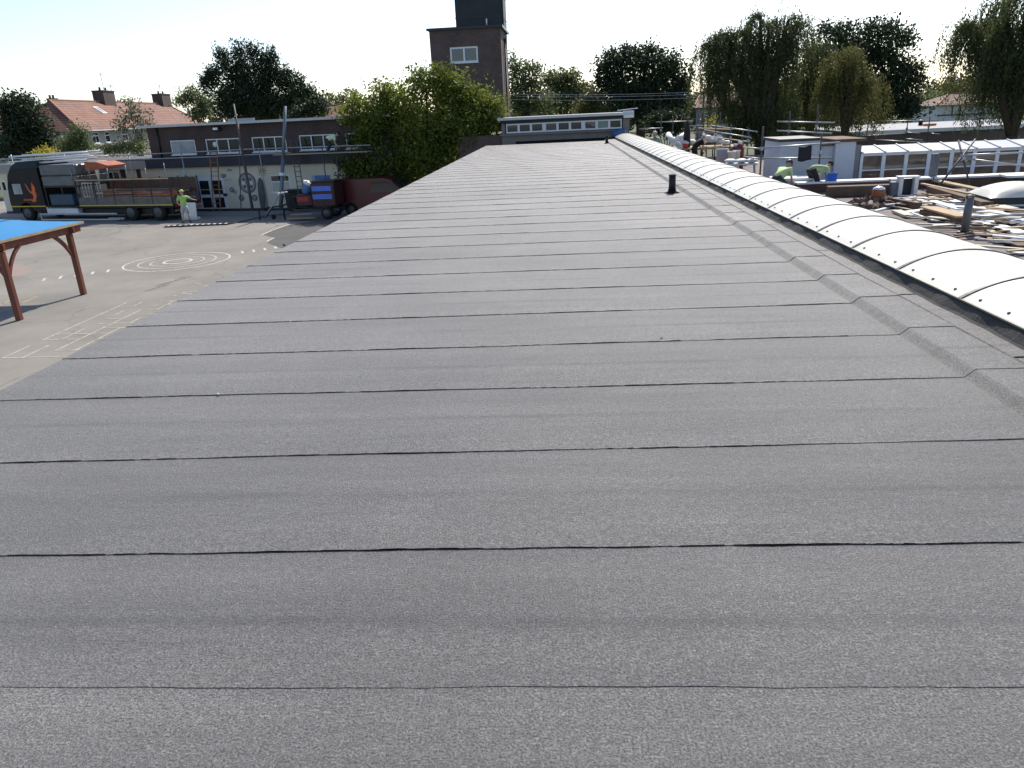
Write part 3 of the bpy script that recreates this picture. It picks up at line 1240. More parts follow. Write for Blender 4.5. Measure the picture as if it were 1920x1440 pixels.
def window(parent, s0, s1, z0, z1, n, y=.10, fr=.06, glass=GLASS, frame=WHITE, sill=True):
    w = MB()
    w.span(s0, s1, y - .03, y + .05, z0, z0 + fr).span(s0, s1, y - .03, y + .05, z1 - fr, z1)
    edges_ = [s0 + (s1 - s0) * i / n for i in range(n + 1)]
    for i, e in enumerate(edges_):
        c = e + (fr / 2 if i == 0 else -fr / 2 if i == n else 0)
        w.span(c - fr / 2, c + fr / 2, y - .028, y + .048, z0 + fr, z1 - fr)
    o = w.build('window', frame, parent)
    for i in range(n):
        a = edges_[i] + (fr if i == 0 else fr / 2)
        b = edges_[i + 1] - (fr if i == n - 1 else fr / 2)
        MB().span(a - .005, b + .005, y + .005, y + .013, z0 + fr - .005, z1 - fr + .005).build('pane', glass, o)
    if sill:
        MB().span(s0 - .04, s1 + .04, y - .13, y - .032, z0 - .05, z0 - .004).build('sill', frame, o)
    return o


for i, (s0, s1, n) in enumerate(ws):
    window(wing, s0, s1, wz0, wz1, n, glass=GLASSB if i == 0 else GLASS)
# pale curtain disc seen in the second window
c = wl(402, 271)
MB().lathe([(.16, 0), (.16, .02)], (0, 0, 0), 16).build('curtain_disc', PALEW, wing).matrix_local = Matrix.Translation((c[0], .07, c[1])) @ Matrix.Rotation(math.pi / 2, 4, 'X')
# floodlight on the brick
c = wl(408, 242)
fl = MB().cbox((c[0], -.10, c[1]), (.50, .18, .24), .03).build('floodlight', BLACKP, wing)
MB().span(c[0] - .19, c[0] + .12, -.20, -.193, c[1] - .04, c[1] + .09).build('lamp_glass', mat('lamp_glass', (.8, .82, .82), .15, .05, spec=.8), fl)
c = wl(297, 262)
MB().tube((c[0], -.0, z_low), (c[0], -.0, z_eave), .05).build('downpipe', BLACKP, wing)
# double door
dm = (door0 + door1) / 2
d_ = MB()
d_.span(door0, door1, -.01, .09, door_h - .07, door_h)
for c in (door0 + .04, door1 - .04):
    d_.span(c - .04, c + .04, -.01, .09, 0, door_h - .072)
door = d_.build('door', WHITE, wing)
for k, (a, b) in enumerate(((door0 + .085, dm - .004), (dm + .004, door1 - .085))):
    m_ = MB()
    for c in (a + .06, b - .06):
        m_.span(c - .06, c + .06, .0, .06, .04, door_h - .08)
    for z0, z1 in ((.04, .2), (.82, 1.0), (door_h - .22, door_h - .08)):
        m_.span(a + .12, b - .12, .001, .059, z0, z1)
    m_.build('door_leaf', WHITE, door)
    for z0, z1 in ((.2, .82), (1.0, door_h - .22)):
        MB().span(a + .118, b - .118, .025, .035, z0 - .004, z1 + .004).build('pane', GLASS, door)
    MB().span(a + .12, b - .12, .018, .0235, door_h * .62, door_h * .62 + .05).build('sticker_strip', mat('yellow_strip', (.6, .5, .08), .6, .05), door)
window(wing, lw0, lw1, lz0, lz1, 1, y=.06, fr=.07, glass=mat('cream_blind', (.50, .47, .39), .3, .08, 2), frame=WHITE)
MB().span(lw0 + .07, lw1 - .07, .025, .055, lz1 - .45, lz1 - .38).build('transom', WHITE, wing)
MB().span(lw0 + .08, lw1 - .08, .040, .055, lz1 - .36, lz1 - .09).build('transom_pane', GLASS, wing)
# cream wall behind the lorry: dark door and windows under the white fascia
for px0, px1, py0, py1, mm in ((225, 238, 318, 338, DARK), (255, 267, 316, 340, DARK)):
    a = wl(px0, py0)
    b = wl(px1, py1)
    MB().span(a[0], b[0], -.03, -.002, b[1] - .9, a[1]).build('shutter', mm, wing)
a, b = wl(200, 322), wl(228, 338)
window(wing, a[0], b[0], b[1], a[1], 2, y=-.055, fr=.05, sill=False)
# mural pieces fixed to the cream wall
MURAL = mat('mural_grey', (.17, .165, .16), .7, .3, 6)
MURALB = mat('mural_blue_grey', (.26, .30, .36), .7, .25, 6)


def wdisc(c, r, m, name, r_in=0.0, n=28, y=-.02, a0=0, a1=2 * math.pi, parent=wing):
    V, Fc = [], []
    st_ = n if a1 - a0 < 6.2 else n
    for i in range(st_ + 1):
        t = a0 + (a1 - a0) * i / st_
        for q in (r_in, r):
            for yy in (y, -.002):
                V.append((c[0] + q * math.cos(t), yy, c[1] + q * math.sin(t)))
    for i in range(st_):
        a = 4 * i
        Fc += [(a, a + 4, a + 6, a + 2), (a + 2, a + 6, a + 7, a + 3), (a, a + 1, a + 5, a + 4)]
    return MB().add(V, Fc).build(name, m, parent)


c = wl(464, 343)
wdisc(c, .62, MURAL, 'mural_ring', .50)
wdisc(c, .46, MURALB, 'mural_ring', .40)
for i in range(8):
    t = i * math.pi / 4
    wdisc((c[0] + .3 * math.cos(t), c[1] + .3 * math.sin(t)), .11, MURAL if i % 2 else PALEW, 'mural_petal', .0, 12, -.024)
wdisc(c, .15, MURALB, 'mural_disc', 0, 16, -.026)
c = wl(492, 320)
OCH = mat('mural_ochre', (.36, .27, .12), .7, .2, 6)
wdisc(c, .16, OCH, 'mural_sun', 0, 16)
for i in range(10):
    t = i * math.pi / 5
    MB().beam((c[0] + .19 * math.cos(t), -.012, c[1] + .19 * math.sin(t)), (c[0] + .33 * math.cos(t), -.012, c[1] + .33 * math.sin(t)), .05, .02, (0, 1, 0)).build('mural_ray', OCH, wing)
c = wl(431, 322)
for r in (.26, .19, .12):
    wdisc(c, r, (MURAL, MURALB, PALEW)[int(r * 10) % 3], 'mural_rainbow', r - .05, 14, -.02, .2, math.pi * .95)
for px, py, r, m in ((418, 330, .13, MURAL), (422, 329, .09, MURAL), (435, 356, .16, MURAL), (441, 360, .12, MURALB), (453, 371, .2, MURAL), (478, 371, .2, MURAL), (350, 333, .13, MURAL), (487, 345, .16, MURALB), (492, 343, .14, MURALB)):
    c = wl(px, py)
    wdisc(c, r, m, 'mural_motif', r * .45, 14, -.018)
    wdisc((c[0] + .03, c[1] - .02), r * .25, m, 'mural_motif', 0, 8, -.018)
c = wl(427, 338)
MB().prism([(-.35, 0), (-.1, .12), (.2, .1), (.38, 0), (.2, -.04), (-.1, -.02)], -.016, -.002, lambda u, v, d: (c[0] + u, d, c[1] + v)).build('mural_dolphin', mat('mural_pale', (.52, .52, .50), .8, .1), wing)
c = wl(423, 365)
MB().span(c[0] - .12, c[0] + .12, -.06, -.002, c[1] - .08, c[1] + .08).build('letter_box', DARK, wing)
# blue notice poster
a, b = wl(587, 329), wl(623, 365)
BLUEP = mat('poster_blue', (.09, .19, .42), .6, .25, 4)
po = MB().span(a[0] - .1, b[0], -.03, -.002, b[1] + .25, a[1]).build('poster', BLUEP, wing)
MB().span(a[0] - .1, a[0] + .10, -.034, -.031, b[1] + .25, a[1]).build('poster_stripe', mat('poster_pale', (.35, .45, .55), .6, .2, 4), po)
for u, v, w_ in ((.45, .25, .22), (.3, .6, .3), (.75, .75, .18)):
    MB().span(a[0] + u, a[0] + u + w_, -.036, -.0312, a[1] - v - .1, a[1] - v).build('poster_panel', mat('poster_light', (.45, .55, .68), .6, .1), po)


def wp(s, y, z):
    """point in the wing's frame -> world"""
    return Vector((WO[0] + s * math.cos(WA) - y * math.sin(WA), WO[1] + s * math.sin(WA) + y * math.cos(WA), GZ + z))


def at_wing(px, py, off):
    s, z = wl(px, py, off)
    return wp(s, -off, z)


# dark paddle board leaning on the wall
s0, z0 = wl(493, 395, .25)
pad = MB().prism([(-.06, 0), (.10, 0), (.20, .4), (.24, 1.0), (.2, 1.5), (.1, 1.85), (0, 1.92), (-.1, 1.8), (-.17, 1.4), (-.17, .9), (-.13, .4)], -.03, .03,
                 lambda u, v, d: (u, d + v * .10, v)).build('paddle_board', mat('board_grey', (.075, .078, .08), .5, .3, 3))
pad.location = wp(s0, -.28, 0.02)
pad.rotation_euler = (0, 0, WA)
tag(pad, 'dark grey board with rounded top leaning on the cream wall', 'board')
# black wheelie bin / hedge block near the hoist
s0, z0 = wl(562, 397, .9)
binT = thing('storage_bin', 'big black lidded bin against the cream wall by the van', 'bin', wp(s0, -.75, 0), WA)
MB().prism([(-.62, .1), (.62, .1), (.72, 1.15), (-.72, 1.15)], -.4, .4, lambda u, v, d: (u, d, v)).build('body', BLACKP, binT)
MB().cbox((0, 0, 1.22), (1.52, .9, .13), .05).build('lid', BLACKP, binT)
for sx in (-.5, .5):
    MB().tube((sx, -.2, .09), (sx, .2, .09), .09, n=12).build('wheel', RUBBER, binT)


def ladder(name, label, p0, p1, w, m, group=None, nr=None):
    p0, p1 = Vector(p0), Vector(p1)
    d = p1 - p0
    sd = Vector((math.cos(WA), math.sin(WA), 0)) * (w / 2)
    t = thing(name, label, 'ladder', p0, 0, group)
    for q in (-1, 1):
        MB().beam(sd * q, d + sd * q, .05, .07).build('stile', m, t)
    nr = nr or int(d.length / .28)
    for i in range(nr):
        c = d * ((i + .5) / nr)
        MB().tube(c - sd, c + sd, .018, n=6).build('rung', m, t)
    return t


ORNG = mat('orange_wood', (.30, .13, .06), .7, .2, 4)
ladder('ladder', 'orange wooden ladder leaning up to the scaffold rail by the white door', at_wing(407, 394, 1.7), at_wing(400, 283, .75), .50, ORNG, nr=13)
ladder('ladder', 'dark ladder leaning beside the tall grey hoist mast', at_wing(566, 372, 1.5), at_wing(549, 262, .7), .36, DSTEEL)
# leaning tubes and hoist mast
def single(name, mb, m, label, cat, group=None):
    return tag(mb.build(name, m), label, cat, group)


p0, p1 = at_wing(474, 395, 1.9), at_wing(438, 195, 1.0)
single('scaffold_tube', MB().tube(p0, p0.lerp(p1, .45), .085, n=10).tube(p0.lerp(p1, .4), p1, .05, n=10), DSTEEL, 'tall dark tube leaning across the round mural and above the eaves', 'tube')
p0, p1 = at_wing(452, 395, 1.7), at_wing(447, 230, .7)
single('scaffold_tube', MB().tube(p0, p1, .03), DSTEEL, 'thin dark tube standing left of the round mural', 'tube')
HOIST = mat('hoist_grey_blue', (.16, .19, .22), .5, .15, 3, metal=.3)
p0, p1 = at_wing(526, 397, 2.1), at_wing(535, 199, 1.2)
ho = thing('hoist_mast', 'tall blue grey hoist mast with a white band rising above the brick eaves', 'mast', p0)
d = p1 - p0
MB().tube((0, 0, 0), d * .5, .11, .10, 12).tube(d * .5, d, .10, .075, 12).build('mast', HOIST, ho)
MB().tube(d * .345, d * .375, .18, n=12).build('collar', WHITE, ho)
MB().cbox((0, 0, .05), (.5, .5, .1), .02).build('base_plate', HOIST, ho)

# ------------------------------------------------------------------ guard-rail scaffold along the wing
sc = thing('scaffold', 'grey tube scaffold rails running along the front of the brick wing', 'scaffold', wp(0, -1.2, 0), 0)
o0 = wp(0, -1.2, 0)


def scp(px, py, off=1.2):
    return at_wing(px, py, off) - o0


for a, b in (((-60, 301), (300, 288)), ((300, 288), (480, 279)), ((480, 279), (694, 272)), ((-60, 312), (200, 302)), ((200, 301), (395, 294)), ((395, 294), (545, 286))):
    MB().tube(scp(*a), scp(*b), .035, n=8).build('rail', STEEL, sc)
for px, pt in ((338, 278), (240, 288), (120, 290), (20, 290), (603, 272), (628, 272), (485, 277)):
    top = scp(px, pt)
    MB().tube((top.x, top.y, 0), top, .032, n=8).build('standard', DSTEEL if px > 500 else STEEL, sc)
for a, b in (((335, 318), (345, 345)), ((352, 318), (338, 345))):
    MB().tube(scp(*a, 1.3), scp(*b, 1.3), .02, n=6).build('brace', STEEL, sc)
a, b = scp(517, 290), scp(692, 284)
for q in range(3):
    off = Vector((math.sin(WA), -math.cos(WA), 0)) * (-.28 + .24 * q)
    MB().beam(a + off, b + off, .225, .04).build('board', TAN if q else PALEW, sc)
# worker crouching on the boards
bp_ = at_wing(615, 287, 1.2)
person('stooping worker in white and lime vest standing on the scaffold boards', bp_ + Vector((0, 0, .03)), WA - 1.2,
       stand(1.3, (-.15, .55, .35), (.2, .6, .3), .22), mat('pale_hi_vis', (.62, .74, .45), .7, .1, 6), (.03, .032, .04), hair=(.03, .03, .03))

# ------------------------------------------------------------------ flatbed lorry
TA = math.radians(-14)
tr0 = G(330, 414)
lorry = thing('flatbed_lorry', 'dark flatbed lorry with orange bird on its cab and loaded deck', 'lorry', (tr0.x, tr0.y, GZ), TA)
# local frame: x to the right (rear at 0, cab at negative x), y away from camera, z up
CABM = mat('cab_black', (.009, .009, .010), .5, .2, 3, spec=.25)
CABT = mat('cab_roof_teal', (.010, .020, .025), .5, .2, 3, spec=.25)
ORB = mat('emblem_orange', (.75, .13, .03), .5, .1, 5)
YEL = mat('reflective_yellow', (.62, .47, .04), .5, .05)
BEDG = mat('dropside_grey', (.14, .125, .11), .6, .25, 4)


def tl(px, py, off=0.0):
    """side plane of the lorry -> local (x, z)"""
    o = (tr0.x + math.sin(TA) * off, tr0.y - math.cos(TA) * off)
    s, z = PW(px, py, o, TA)
    return s, z - GZ


xr = 0.0
xc1 = tl(79, 360)[0]      # back of cab
xc0 = tl(14, 360)[0]      # cab front
W_ = 2.4
cab_top = tl(60, 315)[1]
roof_top = tl(66, 303)[1]
z_str = tl(60, 386)[1]
poly = [(xc0 + .05, .55), (xc0, 1.2), (xc0 + .10, 2.0), (xc0 + .35, cab_top - .35), (xc0 + .6, cab_top - .1), (xc1, cab_top - .02), (xc1, .62), (xc0 + 1.75, .62), (xc0 + 1.6, 1.0), (xc0 + 1.2, 1.12), (xc0 + .8, 1.0), (xc0 + .65, .55)]
cabo = MB().prism(poly, 0, W_, lambda u, v, d: (u, d, v)).build('cab', CABM, lorry)
poly = [(xc0 + .35, cab_top - .3), (xc0 + .7, cab_top + .12), (xc0 + 1.2, roof_top), (xc1 + .02, roof_top + .06), (xc1 + .02, cab_top - .015), (xc0 + .6, cab_top - .095)]
MB().prism(poly, .06, W_ - .06, lambda u, v, d: (u, d, v)).build('wind_deflector', CABT, lorry)
a, b = tl(22, 345), tl(43, 364)
MB().span(a[0], b[0], -.012, -.002, b[1], a[1]).build('cab_window', GLASSB, cabo)
MB().span(xc0 + .02, xc1, -.008, -.001, z_str - .06, z_str).build('side_stripe', YEL, lorry)
MB().span(xc0 - .02, xc0 + .05, .25, W_ - .25, 1.75, cab_top - .5).build('windscreen', GLASS, cabo)
for yy in (-.22, W_ + .1):
    MB().cbox((xc0 + .12, yy, 2.15), (.1, .14, .5), .02).build('mirror', BLACKP, cabo)
# bird emblem on the cab side
ec = tl(60, 362)
sc_ = .95
bird = [(-.42, .62), (-.30, .50), (-.22, .30), (-.10, .14), (.02, .04), (.05, .22), (.10, .40), (.16, .60), (.22, .66), (.24, .40), (.30, .50), (.34, .30), (.30, .10),
        (.34, -.10), (.28, -.30), (.18, -.42), (.24, -.55), (.10, -.50), (.0, -.62), (-.06, -.50), (-.22, -.58), (-.12, -.44), (.0, -.34), (.06, -.20), (.0, -.06), (-.14, .02), (-.28, .22), (-.36, .44)]
MB().prism([(u * sc_, v * sc_) for u, v in bird], -.008, -.002, lambda u, v, d: (ec[0] + u, d, ec[1] + v)).build('bird_emblem', ORB, cabo)
for q in range(9):
    MB().span(ec[0] - .78 + q * .075, ec[0] - .73 + q * .075, -.007, -.002, ec[1] - .44, ec[1] - .37 + .02 * (q % 3)).build('lettering', ORB, cabo)
# chassis, tanks, side guard
MB().span(xc0 + .9, xr - .2, .55, W_ - .55, .62, .9).build('chassis', DARK, lorry)
a, b = tl(86, 388), tl(148, 402)
MB().cbox(((a[0] + b[0]) / 2, .25, (a[1] + b[1]) / 2), (b[0] - a[0], .5, a[1] - b[1]), .03).build('tool_locker', PALEW, lorry)
a, b = tl(90, 365), tl(138, 385)
BLUEB = mat('tank_blue', (.035, .075, .11), .5, .2, 3)
MB().cbox(((a[0] + b[0]) / 2, .35, (a[1] + b[1]) / 2), (b[0] - a[0], .6, a[1] - b[1]), .04).build('tank', BLUEB, lorry)
a, b = tl(76, 404), tl(219, 400)
MB().span(a[0], b[0], -.02, .03, b[1] - .06, b[1] + .03).build('side_guard', GREYW, lorry)
MB().span(a[0], b[0], -.02, .03, b[1] - .40, b[1] - .31).build('side_guard', GREYW, lorry)
MB().span(a[0], a[0] + .08, -.019, .029, b[1] - .31, b[1] - .062).build('side_guard', GREYW, lorry)
for q in range(5):
    p = tl(206 + q * 6, 410)
    MB().tube((p[0], -.05, p[1]), (p[0], .25, p[1]), .07, n=10).build('tube_end', GREYW, lorry)


def wheel(x, parent, r=.48, y0=.0, w=.3):
    t = MB()
    t.lathe([(r * .62, 0), (r * .9, .0), (r, .04), (r, w - .04), (r * .9, w), (r * .62, w)], (0, 0, 0), 24, Matrix.Rotation(-math.pi / 2, 3, 'X'))
    o = t.build('wheel', RUBBER, parent)
    o.location = (x, y0, r)
    MB().lathe([(r * .62, -.003), (r * .56, -.022), (r * .32, -.006), (r * .16, -.035), (r * .05, -.038)], (0, 0, 0), 16, Matrix.Rotation(-math.pi / 2, 3, 'X')).build('rim', mat('rim_grey', (.09, .09, .09), .5, .15, 5, metal=.4), o)
    return o


for px in (247, 298):
    x = tl(px, 407)[0]
    wheel(x, lorry)
    wheel(x, lorry, y0=W_ - .3)
xw = xc0 + 1.2
wheel(xw, lorry)
wheel(xw, lorry, y0=W_ - .3)
MB().span(xc0 + 1.9, xr - .3, .32, W_ - .32, .34, .66).build('undershade_block', BLACKP, lorry)  # black block added to stand in for the shade under the lorry
# deck and dropsides
xb0 = tl(146, 370)[0]
z_deck = tl(240, 384)[1]
z_ds = tl(240, 356)[1]
z_top = tl(240, 338)[1]
MB().span(xc1 + .1, xr, .0, W_, z_deck - .18, z_deck).build('deck', CABM, lorry)
MB().span(xb0, xr, -.012, -.002, z_deck - .06, z_deck).build('side_stripe', YEL, lorry)
npan_ = 5
for i in range(npan_):
    a = xb0 + (xr - xb0) * i / npan_ + .03
    b = xb0 + (xr - xb0) * (i + 1) / npan_ - .03
    for yy in (.0, W_ - .04):
        MB().span(a, b, yy, yy + .04, z_deck + .002, z_deck + .42).build('dropside', BEDG, lorry)
    for q in range(4):
        MB().span(a, b, .008, .022, z_deck + .47 + q * .13, z_deck + .50 + q * .13).build('mesh_bar', BEDG, lorry)
MB().span(xb0 + .05, xr - .05, W_ - .08, W_ - .06, z_deck + .43, z_top - .05).build('mesh_infill', BROWNT, lorry)
for i in range(npan_ + 1):
    x = xb0 + (xr - xb0) * i / npan_
    for yy in (0, W_ - .05):
        MB().span(x - .029, x + .029, yy - .004, yy + .05, z_deck, z_top + .02).build('stake_post', DARK, lorry)
    MB().tube((x - .1, .02, z_top), (x - .1, .02, z_top + .75 + .2 * math.sin(i * 3)), .02).build('stake', STEEL, lorry)
MB().span(xb0, xr, -.006, .05, z_top + .021, z_top + .08).build('top_rail', TAN, lorry)
MB().span(xr - .04, xr, .06, W_ - .06, z_deck, z_deck + .5).build('tailgate', BEDG, lorry)
MB().span(xr + .0, xr + .05, .1, W_ - .1, .5, .62).build('rear_bumper', ORNG, lorry)
for yy in (.15, W_ - .35):
    MB().span(xr + .002, xr + .03, yy, yy + .3, .75, .88).build('tail_light', mat('tail_red', (.35, .02, .02), .3, .05), lorry)
# grey wrapped load and timber on the deck
a, b = tl(71, 310), tl(146, 349)
x0_, x1_ = xc1 + .12, b[0]
LOADG = mat('grey_wrap', (.125, .13, .13), .45, .25, 2.5, .3, 5)
zc0 = b[1]
for i in range(2):
    zz0 = zc0 + (a[1] - zc0) * i / 2
    zz1 = zc0 + (a[1] - zc0) * (i + 1) / 2 - .02
    o = MB().cbox(((x0_ + x1_) / 2, W_ / 2, (zz0 + zz1) / 2), (x1_ - x0_, W_ - .1, zz1 - zz0), .05).build('wrapped_pack', LOADG)
    o.matrix_world = lorry.matrix_basis if False else Matrix.Translation(lorry.location) @ Matrix.Rotation(TA, 4, 'Z')
    tag(o, ('lower' if i == 0 else 'upper') + ' grey wrapped pack behind the lorry cab', 'pack', 'packs on the lorry')
fr_ = MB()
for x in (x0_ + .05, (x0_ + x1_) / 2, x1_ - .05):
    for yy in (.1, W_ - .1):
        fr_.span(x - .03, x + .03, yy - .03, yy + .03, z_deck, zc0 - .05)
fr_.span(x0_, x1_, .02, W_ - .02, zc0 - .05, zc0 - .004)
fr_.build('load_frame', DARK, lorry)
LM = Matrix.Translation(lorry.location) @ Matrix.Rotation(TA, 4, 'Z')


def on_lorry(mb, name, m, label, cat, group=None):
    o = mb.build(name, m)
    o.matrix_world = LM
    return tag(o, label, cat, group)


# tubes lying on the packs
ztop = a[1]
for i in range(6):
    yy = .25 + .34 * i
    x_a, x_b = xc0 + .3 + random.uniform(-.6, .4), tl(152 + random.uniform(-12, 12), 290)[0]
    zz = ztop + .07 + .12 * (i % 3)
    on_lorry(MB().tube((x_a, yy + .1, zz), (x_b, yy - .05, zz + .15 + .05 * (i % 2)), .045), 'scaffold_tube', mat('bright_alu', (.62, .63, .63), .35, .1, 5, metal=.5), 'bright metal tube in the low layer on the grey packs of the lorry', 'tube', 'low tubes on the lorry')
for i in range(2):
    yy = .3 + .9 * i
    on_lorry(MB().tube((xc0 + .5, yy, ztop + .52 + .03 * i), (tl(158, 290)[0], yy, ztop + .62 + .03 * i), .05), 'scaffold_tube', mat('bright_alu', (.62, .63, .63), .35, .1, 5, metal=.5), 'topmost bright metal tube above the layer on the grey packs', 'tube', 'top tubes on the lorry')
# orange canopy sheet, pale board, timber and red ladders in the body
a, b = tl(152, 305), tl(198, 317)
SHEETO = mat('rust_orange_sheet', (.34, .10, .05), .7, .25, 3)
on_lorry(MB().prism([(a[0], b[1] - .1), (b[0], b[1] + .05), (b[0], b[1] + .18), (a[0] + .9, a[1]), (a[0], a[1])], .2, 1.6, lambda u, v, d: (u, d, v)), 'folded_sheet', SHEETO, 'rusty orange folded sheet on top of the lorry load', 'sheet')
a, b = tl(170, 317), tl(184, 342)
on_lorry(MB().prism([(a[0], a[1]), (b[0], a[1] + .05), (b[0] - .2, b[1]), (a[0] + .15, b[1])], .25, .32, lambda u, v, d: (u, d, v)), 'plywood_board', mat('pale_ply', (.62, .55, .42), .8, .1, 3), 'pale plywood board standing upright in the lorry body', 'board')
REDT = mat('red_brown_timber', (.26, .075, .045), .75, .3, 3)
for i in range(22):
    z = z_deck + .06 + .13 * (i % 6)
    yy = .22 + .34 * (i // 4)
    x_a = xb0 + .3 + .25 * (i * 5 % 9)
    on_lorry(MB().beam((x_a, yy, z), (xr - .15 + .12 * (i % 4), yy + .1, z + .05), .12, .10), 'timber_beam', (REDT, TAN, BROWNT)[i % 3], ('red brown', 'pale', 'dark')[i % 3] + ' timber beam lying in the lorry body behind the dropsides', 'beam', ('red', 'pale', 'dark')[i % 3] + ' beams in the lorry')
a, b = tl(150, 343), tl(190, 370)
lf = MB()
for q in range(7):
    x = a[0] + (b[0] - a[0]) * q / 6
    lf.span(x - .02, x + .02, .09, .12, b[1], a[1])
lf.span(a[0], b[0], .085, .125, a[1] - .06, a[1] - .01).span(a[0], b[0], .085, .125, b[1], b[1] + .05)
on_lorry(lf, 'guard_frame', GREYW, 'pale barred guard frame at the front of the lorry body', 'frame')
for q in range(3):
    p = tl(190 + 55 * q, 362)
    on_lorry(MB().beam((p[0], .15, p[1]), (p[0] + .9, .15, p[1] + .1), .05, .12), 'timber_offcut', REDT, 'red offcut of timber against the lorry mesh side', 'offcut', 'offcuts in the lorry')
# white sack behind the lorry and the worker beside it
p = G(342, 417)
o = MB().cbox((0, 0, .55), (1.05, .06, .85), .01, Matrix.Rotation(-.12, 3, 'X')).cbox((0, .12, .08), (1.0, .3, .14), .02).build('propped_board', PALEW)
o.location = (p.x, p.y + 1.0, GZ)
o.rotation_euler = (0, 0, TA)
tag(o, 'white board propped upright behind the lorry tailgate', 'board')
p = G(351, 418)
person('worker in lime vest and pale grey shorts standing behind the lorry', (p.x, p.y, GZ), .5,
       stand(.08, (-.25, .3, 1.0), (.62, .25, 1.18), 0, .09), HIVIS, (.42, .42, .43), hat=(.55, .6, .12), shorts=True)
# striped rubber cable ramp
ra, rb = G(312, 426), G(430, 421)
ramp = thing('cable_ramp', 'striped black and white rubber cable ramp on the playground near the lorry', 'cable ramp', (ra.x, ra.y, GZ + .004))
n_ = 11
for i in range(n_):
    q0, q1 = (rb - ra) * (i / n_), (rb - ra) * ((i + .92) / n_)
    q0.z = q1.z = .035
    MB().beam(q0, q1, .32, .07).build('segment', DARK, ramp)
    mid = (q0 + q1) / 2
    MB().beam(mid - (q1 - q0) * .18 + Vector((0, 0, .037)), mid + (q1 - q0) * .2 + Vector((0, 0, .037)), .26, .006).build('reflector', PALEW, ramp)
h = [G(430, 421), G(455, 416), G(480, 410), G(505, 405)]
tag(MB().path([(q.x, q.y, GZ + .03) for q in h], .025, 6).build('hose', DARK), 'dark hose trailing from the striped cable ramp to the wall', 'hose')

# ------------------------------------------------------------------ red van and tar boiler trailer
vx = Vector((-12.0, 41.6, GZ))
REDV = mat('van_red', (.10, .010, .010), .3, .12, 2, spec=.6)
van = thing('red_van', 'dark red van parked by the cream wall under the tree', 'van', vx, math.radians(-6))
prof = [(-.2, .35), (-.25, 1.1), (-.2, 1.75), (-.05, 1.92), (2.5, 1.95), (2.9, 1.85), (3.5, 1.3), (4.35, 1.12), (4.55, .9), (4.55, .4), (4.2, .3), (4.0, .62), (3.75, .72), (3.5, .62), (3.3, .3), (.95, .3), (.75, .62), (.5, .72), (.25, .62), (.05, .3)]
vb = MB().prism(prof, 0, 1.8, lambda u, v, d: (u, d, v)).build('body', REDV, van)
MB().prism([(1.75, 1.2), (3.3, 1.22), (2.85, 1.75), (1.8, 1.78)], -.006, .002, lambda u, v, d: (u, d, v)).build('side_window', GLASS, vb)
MB().prism([(2.92, 1.84), (3.52, 1.3), (3.53, 1.31), (2.93, 1.86)], .1, 1.7, lambda u, v, d: (u + .01, d, v + .01)).build('windscreen', GLASS, vb)
for x in (.5, 3.75):
    for yy in (-.02, 1.6):
        wo = wheel(x, van, .32, yy, .22)
MB().span(-.27, -.2, .15, 1.65, 1.2, 1.7).build('rear_window', GLASS, vb)
MB().span(-.28, -.21, .05, .2, .8, 1.15).build('tail_light', mat('tail_red', (.35, .02, .02), .3, .05), vb)
MB().span(4.5, 4.57, .12, .45, .75, .95).build('headlight', mat('lamp_glass', (.8, .82, .82), .15, .05, spec=.8), vb)
for q in range(3):
    MB().tube((.2 + q * .9, .1, 2.02), (.2 + q * .9, 1.7, 2.02), .02).build('roof_bar', DARK, van)
# boiler
bx = G(640, 408)
bo = thing('tar_boiler_trailer', 'dark tar boiler trailer with blue sky reflections painted on its box in front of the red van', 'trailer', (bx.x - .15, bx.y - .6, GZ), math.radians(-8))
MAROON = mat('boiler_maroon', (.05, .018, .016), .5, .3, 4)
BLUES = mat('sky_reflection_panel', (.09, .19, .62), .4, .1, 4)  # sky reflection put in as a flat blue colour
cb_ = MB().cbox((-.55, .6, 1.30), (1.35, 1.2, 1.25), .05).build('boiler_box', MAROON, bo)
for z in (1.62, 1.2):
    MB().span(-1.15, -.05, -.012, -.001, z - .13, z + .13).build('sky_reflection_panel', BLUES, cb_)
MB().span(-1.25, .12, .05, 1.15, 1.93, 2.0).build('lid', BLACKP, bo)
MB().cbox((-1.75, .6, 1.0), (.95, .9, .6), .05).build('engine_box', MAROON, bo)
MB().span(-2.15, -1.5, .14, .147, .95, 1.2).build('red_plate', mat('tail_red', (.35, .02, .02), .3, .05), bo)
for q in range(5):
    MB().lathe([(.16, 0), (.16, .05), (.12, .07)], (-2.4, .45, .75 + .1 * q), 12).build('hose_coil', BLACKP, bo)
MB().span(-2.6, .2, .15, .25, .42, .55).span(-2.6, .2, .95, 1.05, .42, .55).build('chassis', DARK, bo)
MB().span(-2.6, -2.5, .15, 1.05, .40, .57).build('cross_member', DARK, bo)
wheel(-.45, bo, .33, -.05, .2)
wheel(-.45, bo, .33, 1.05, .2)
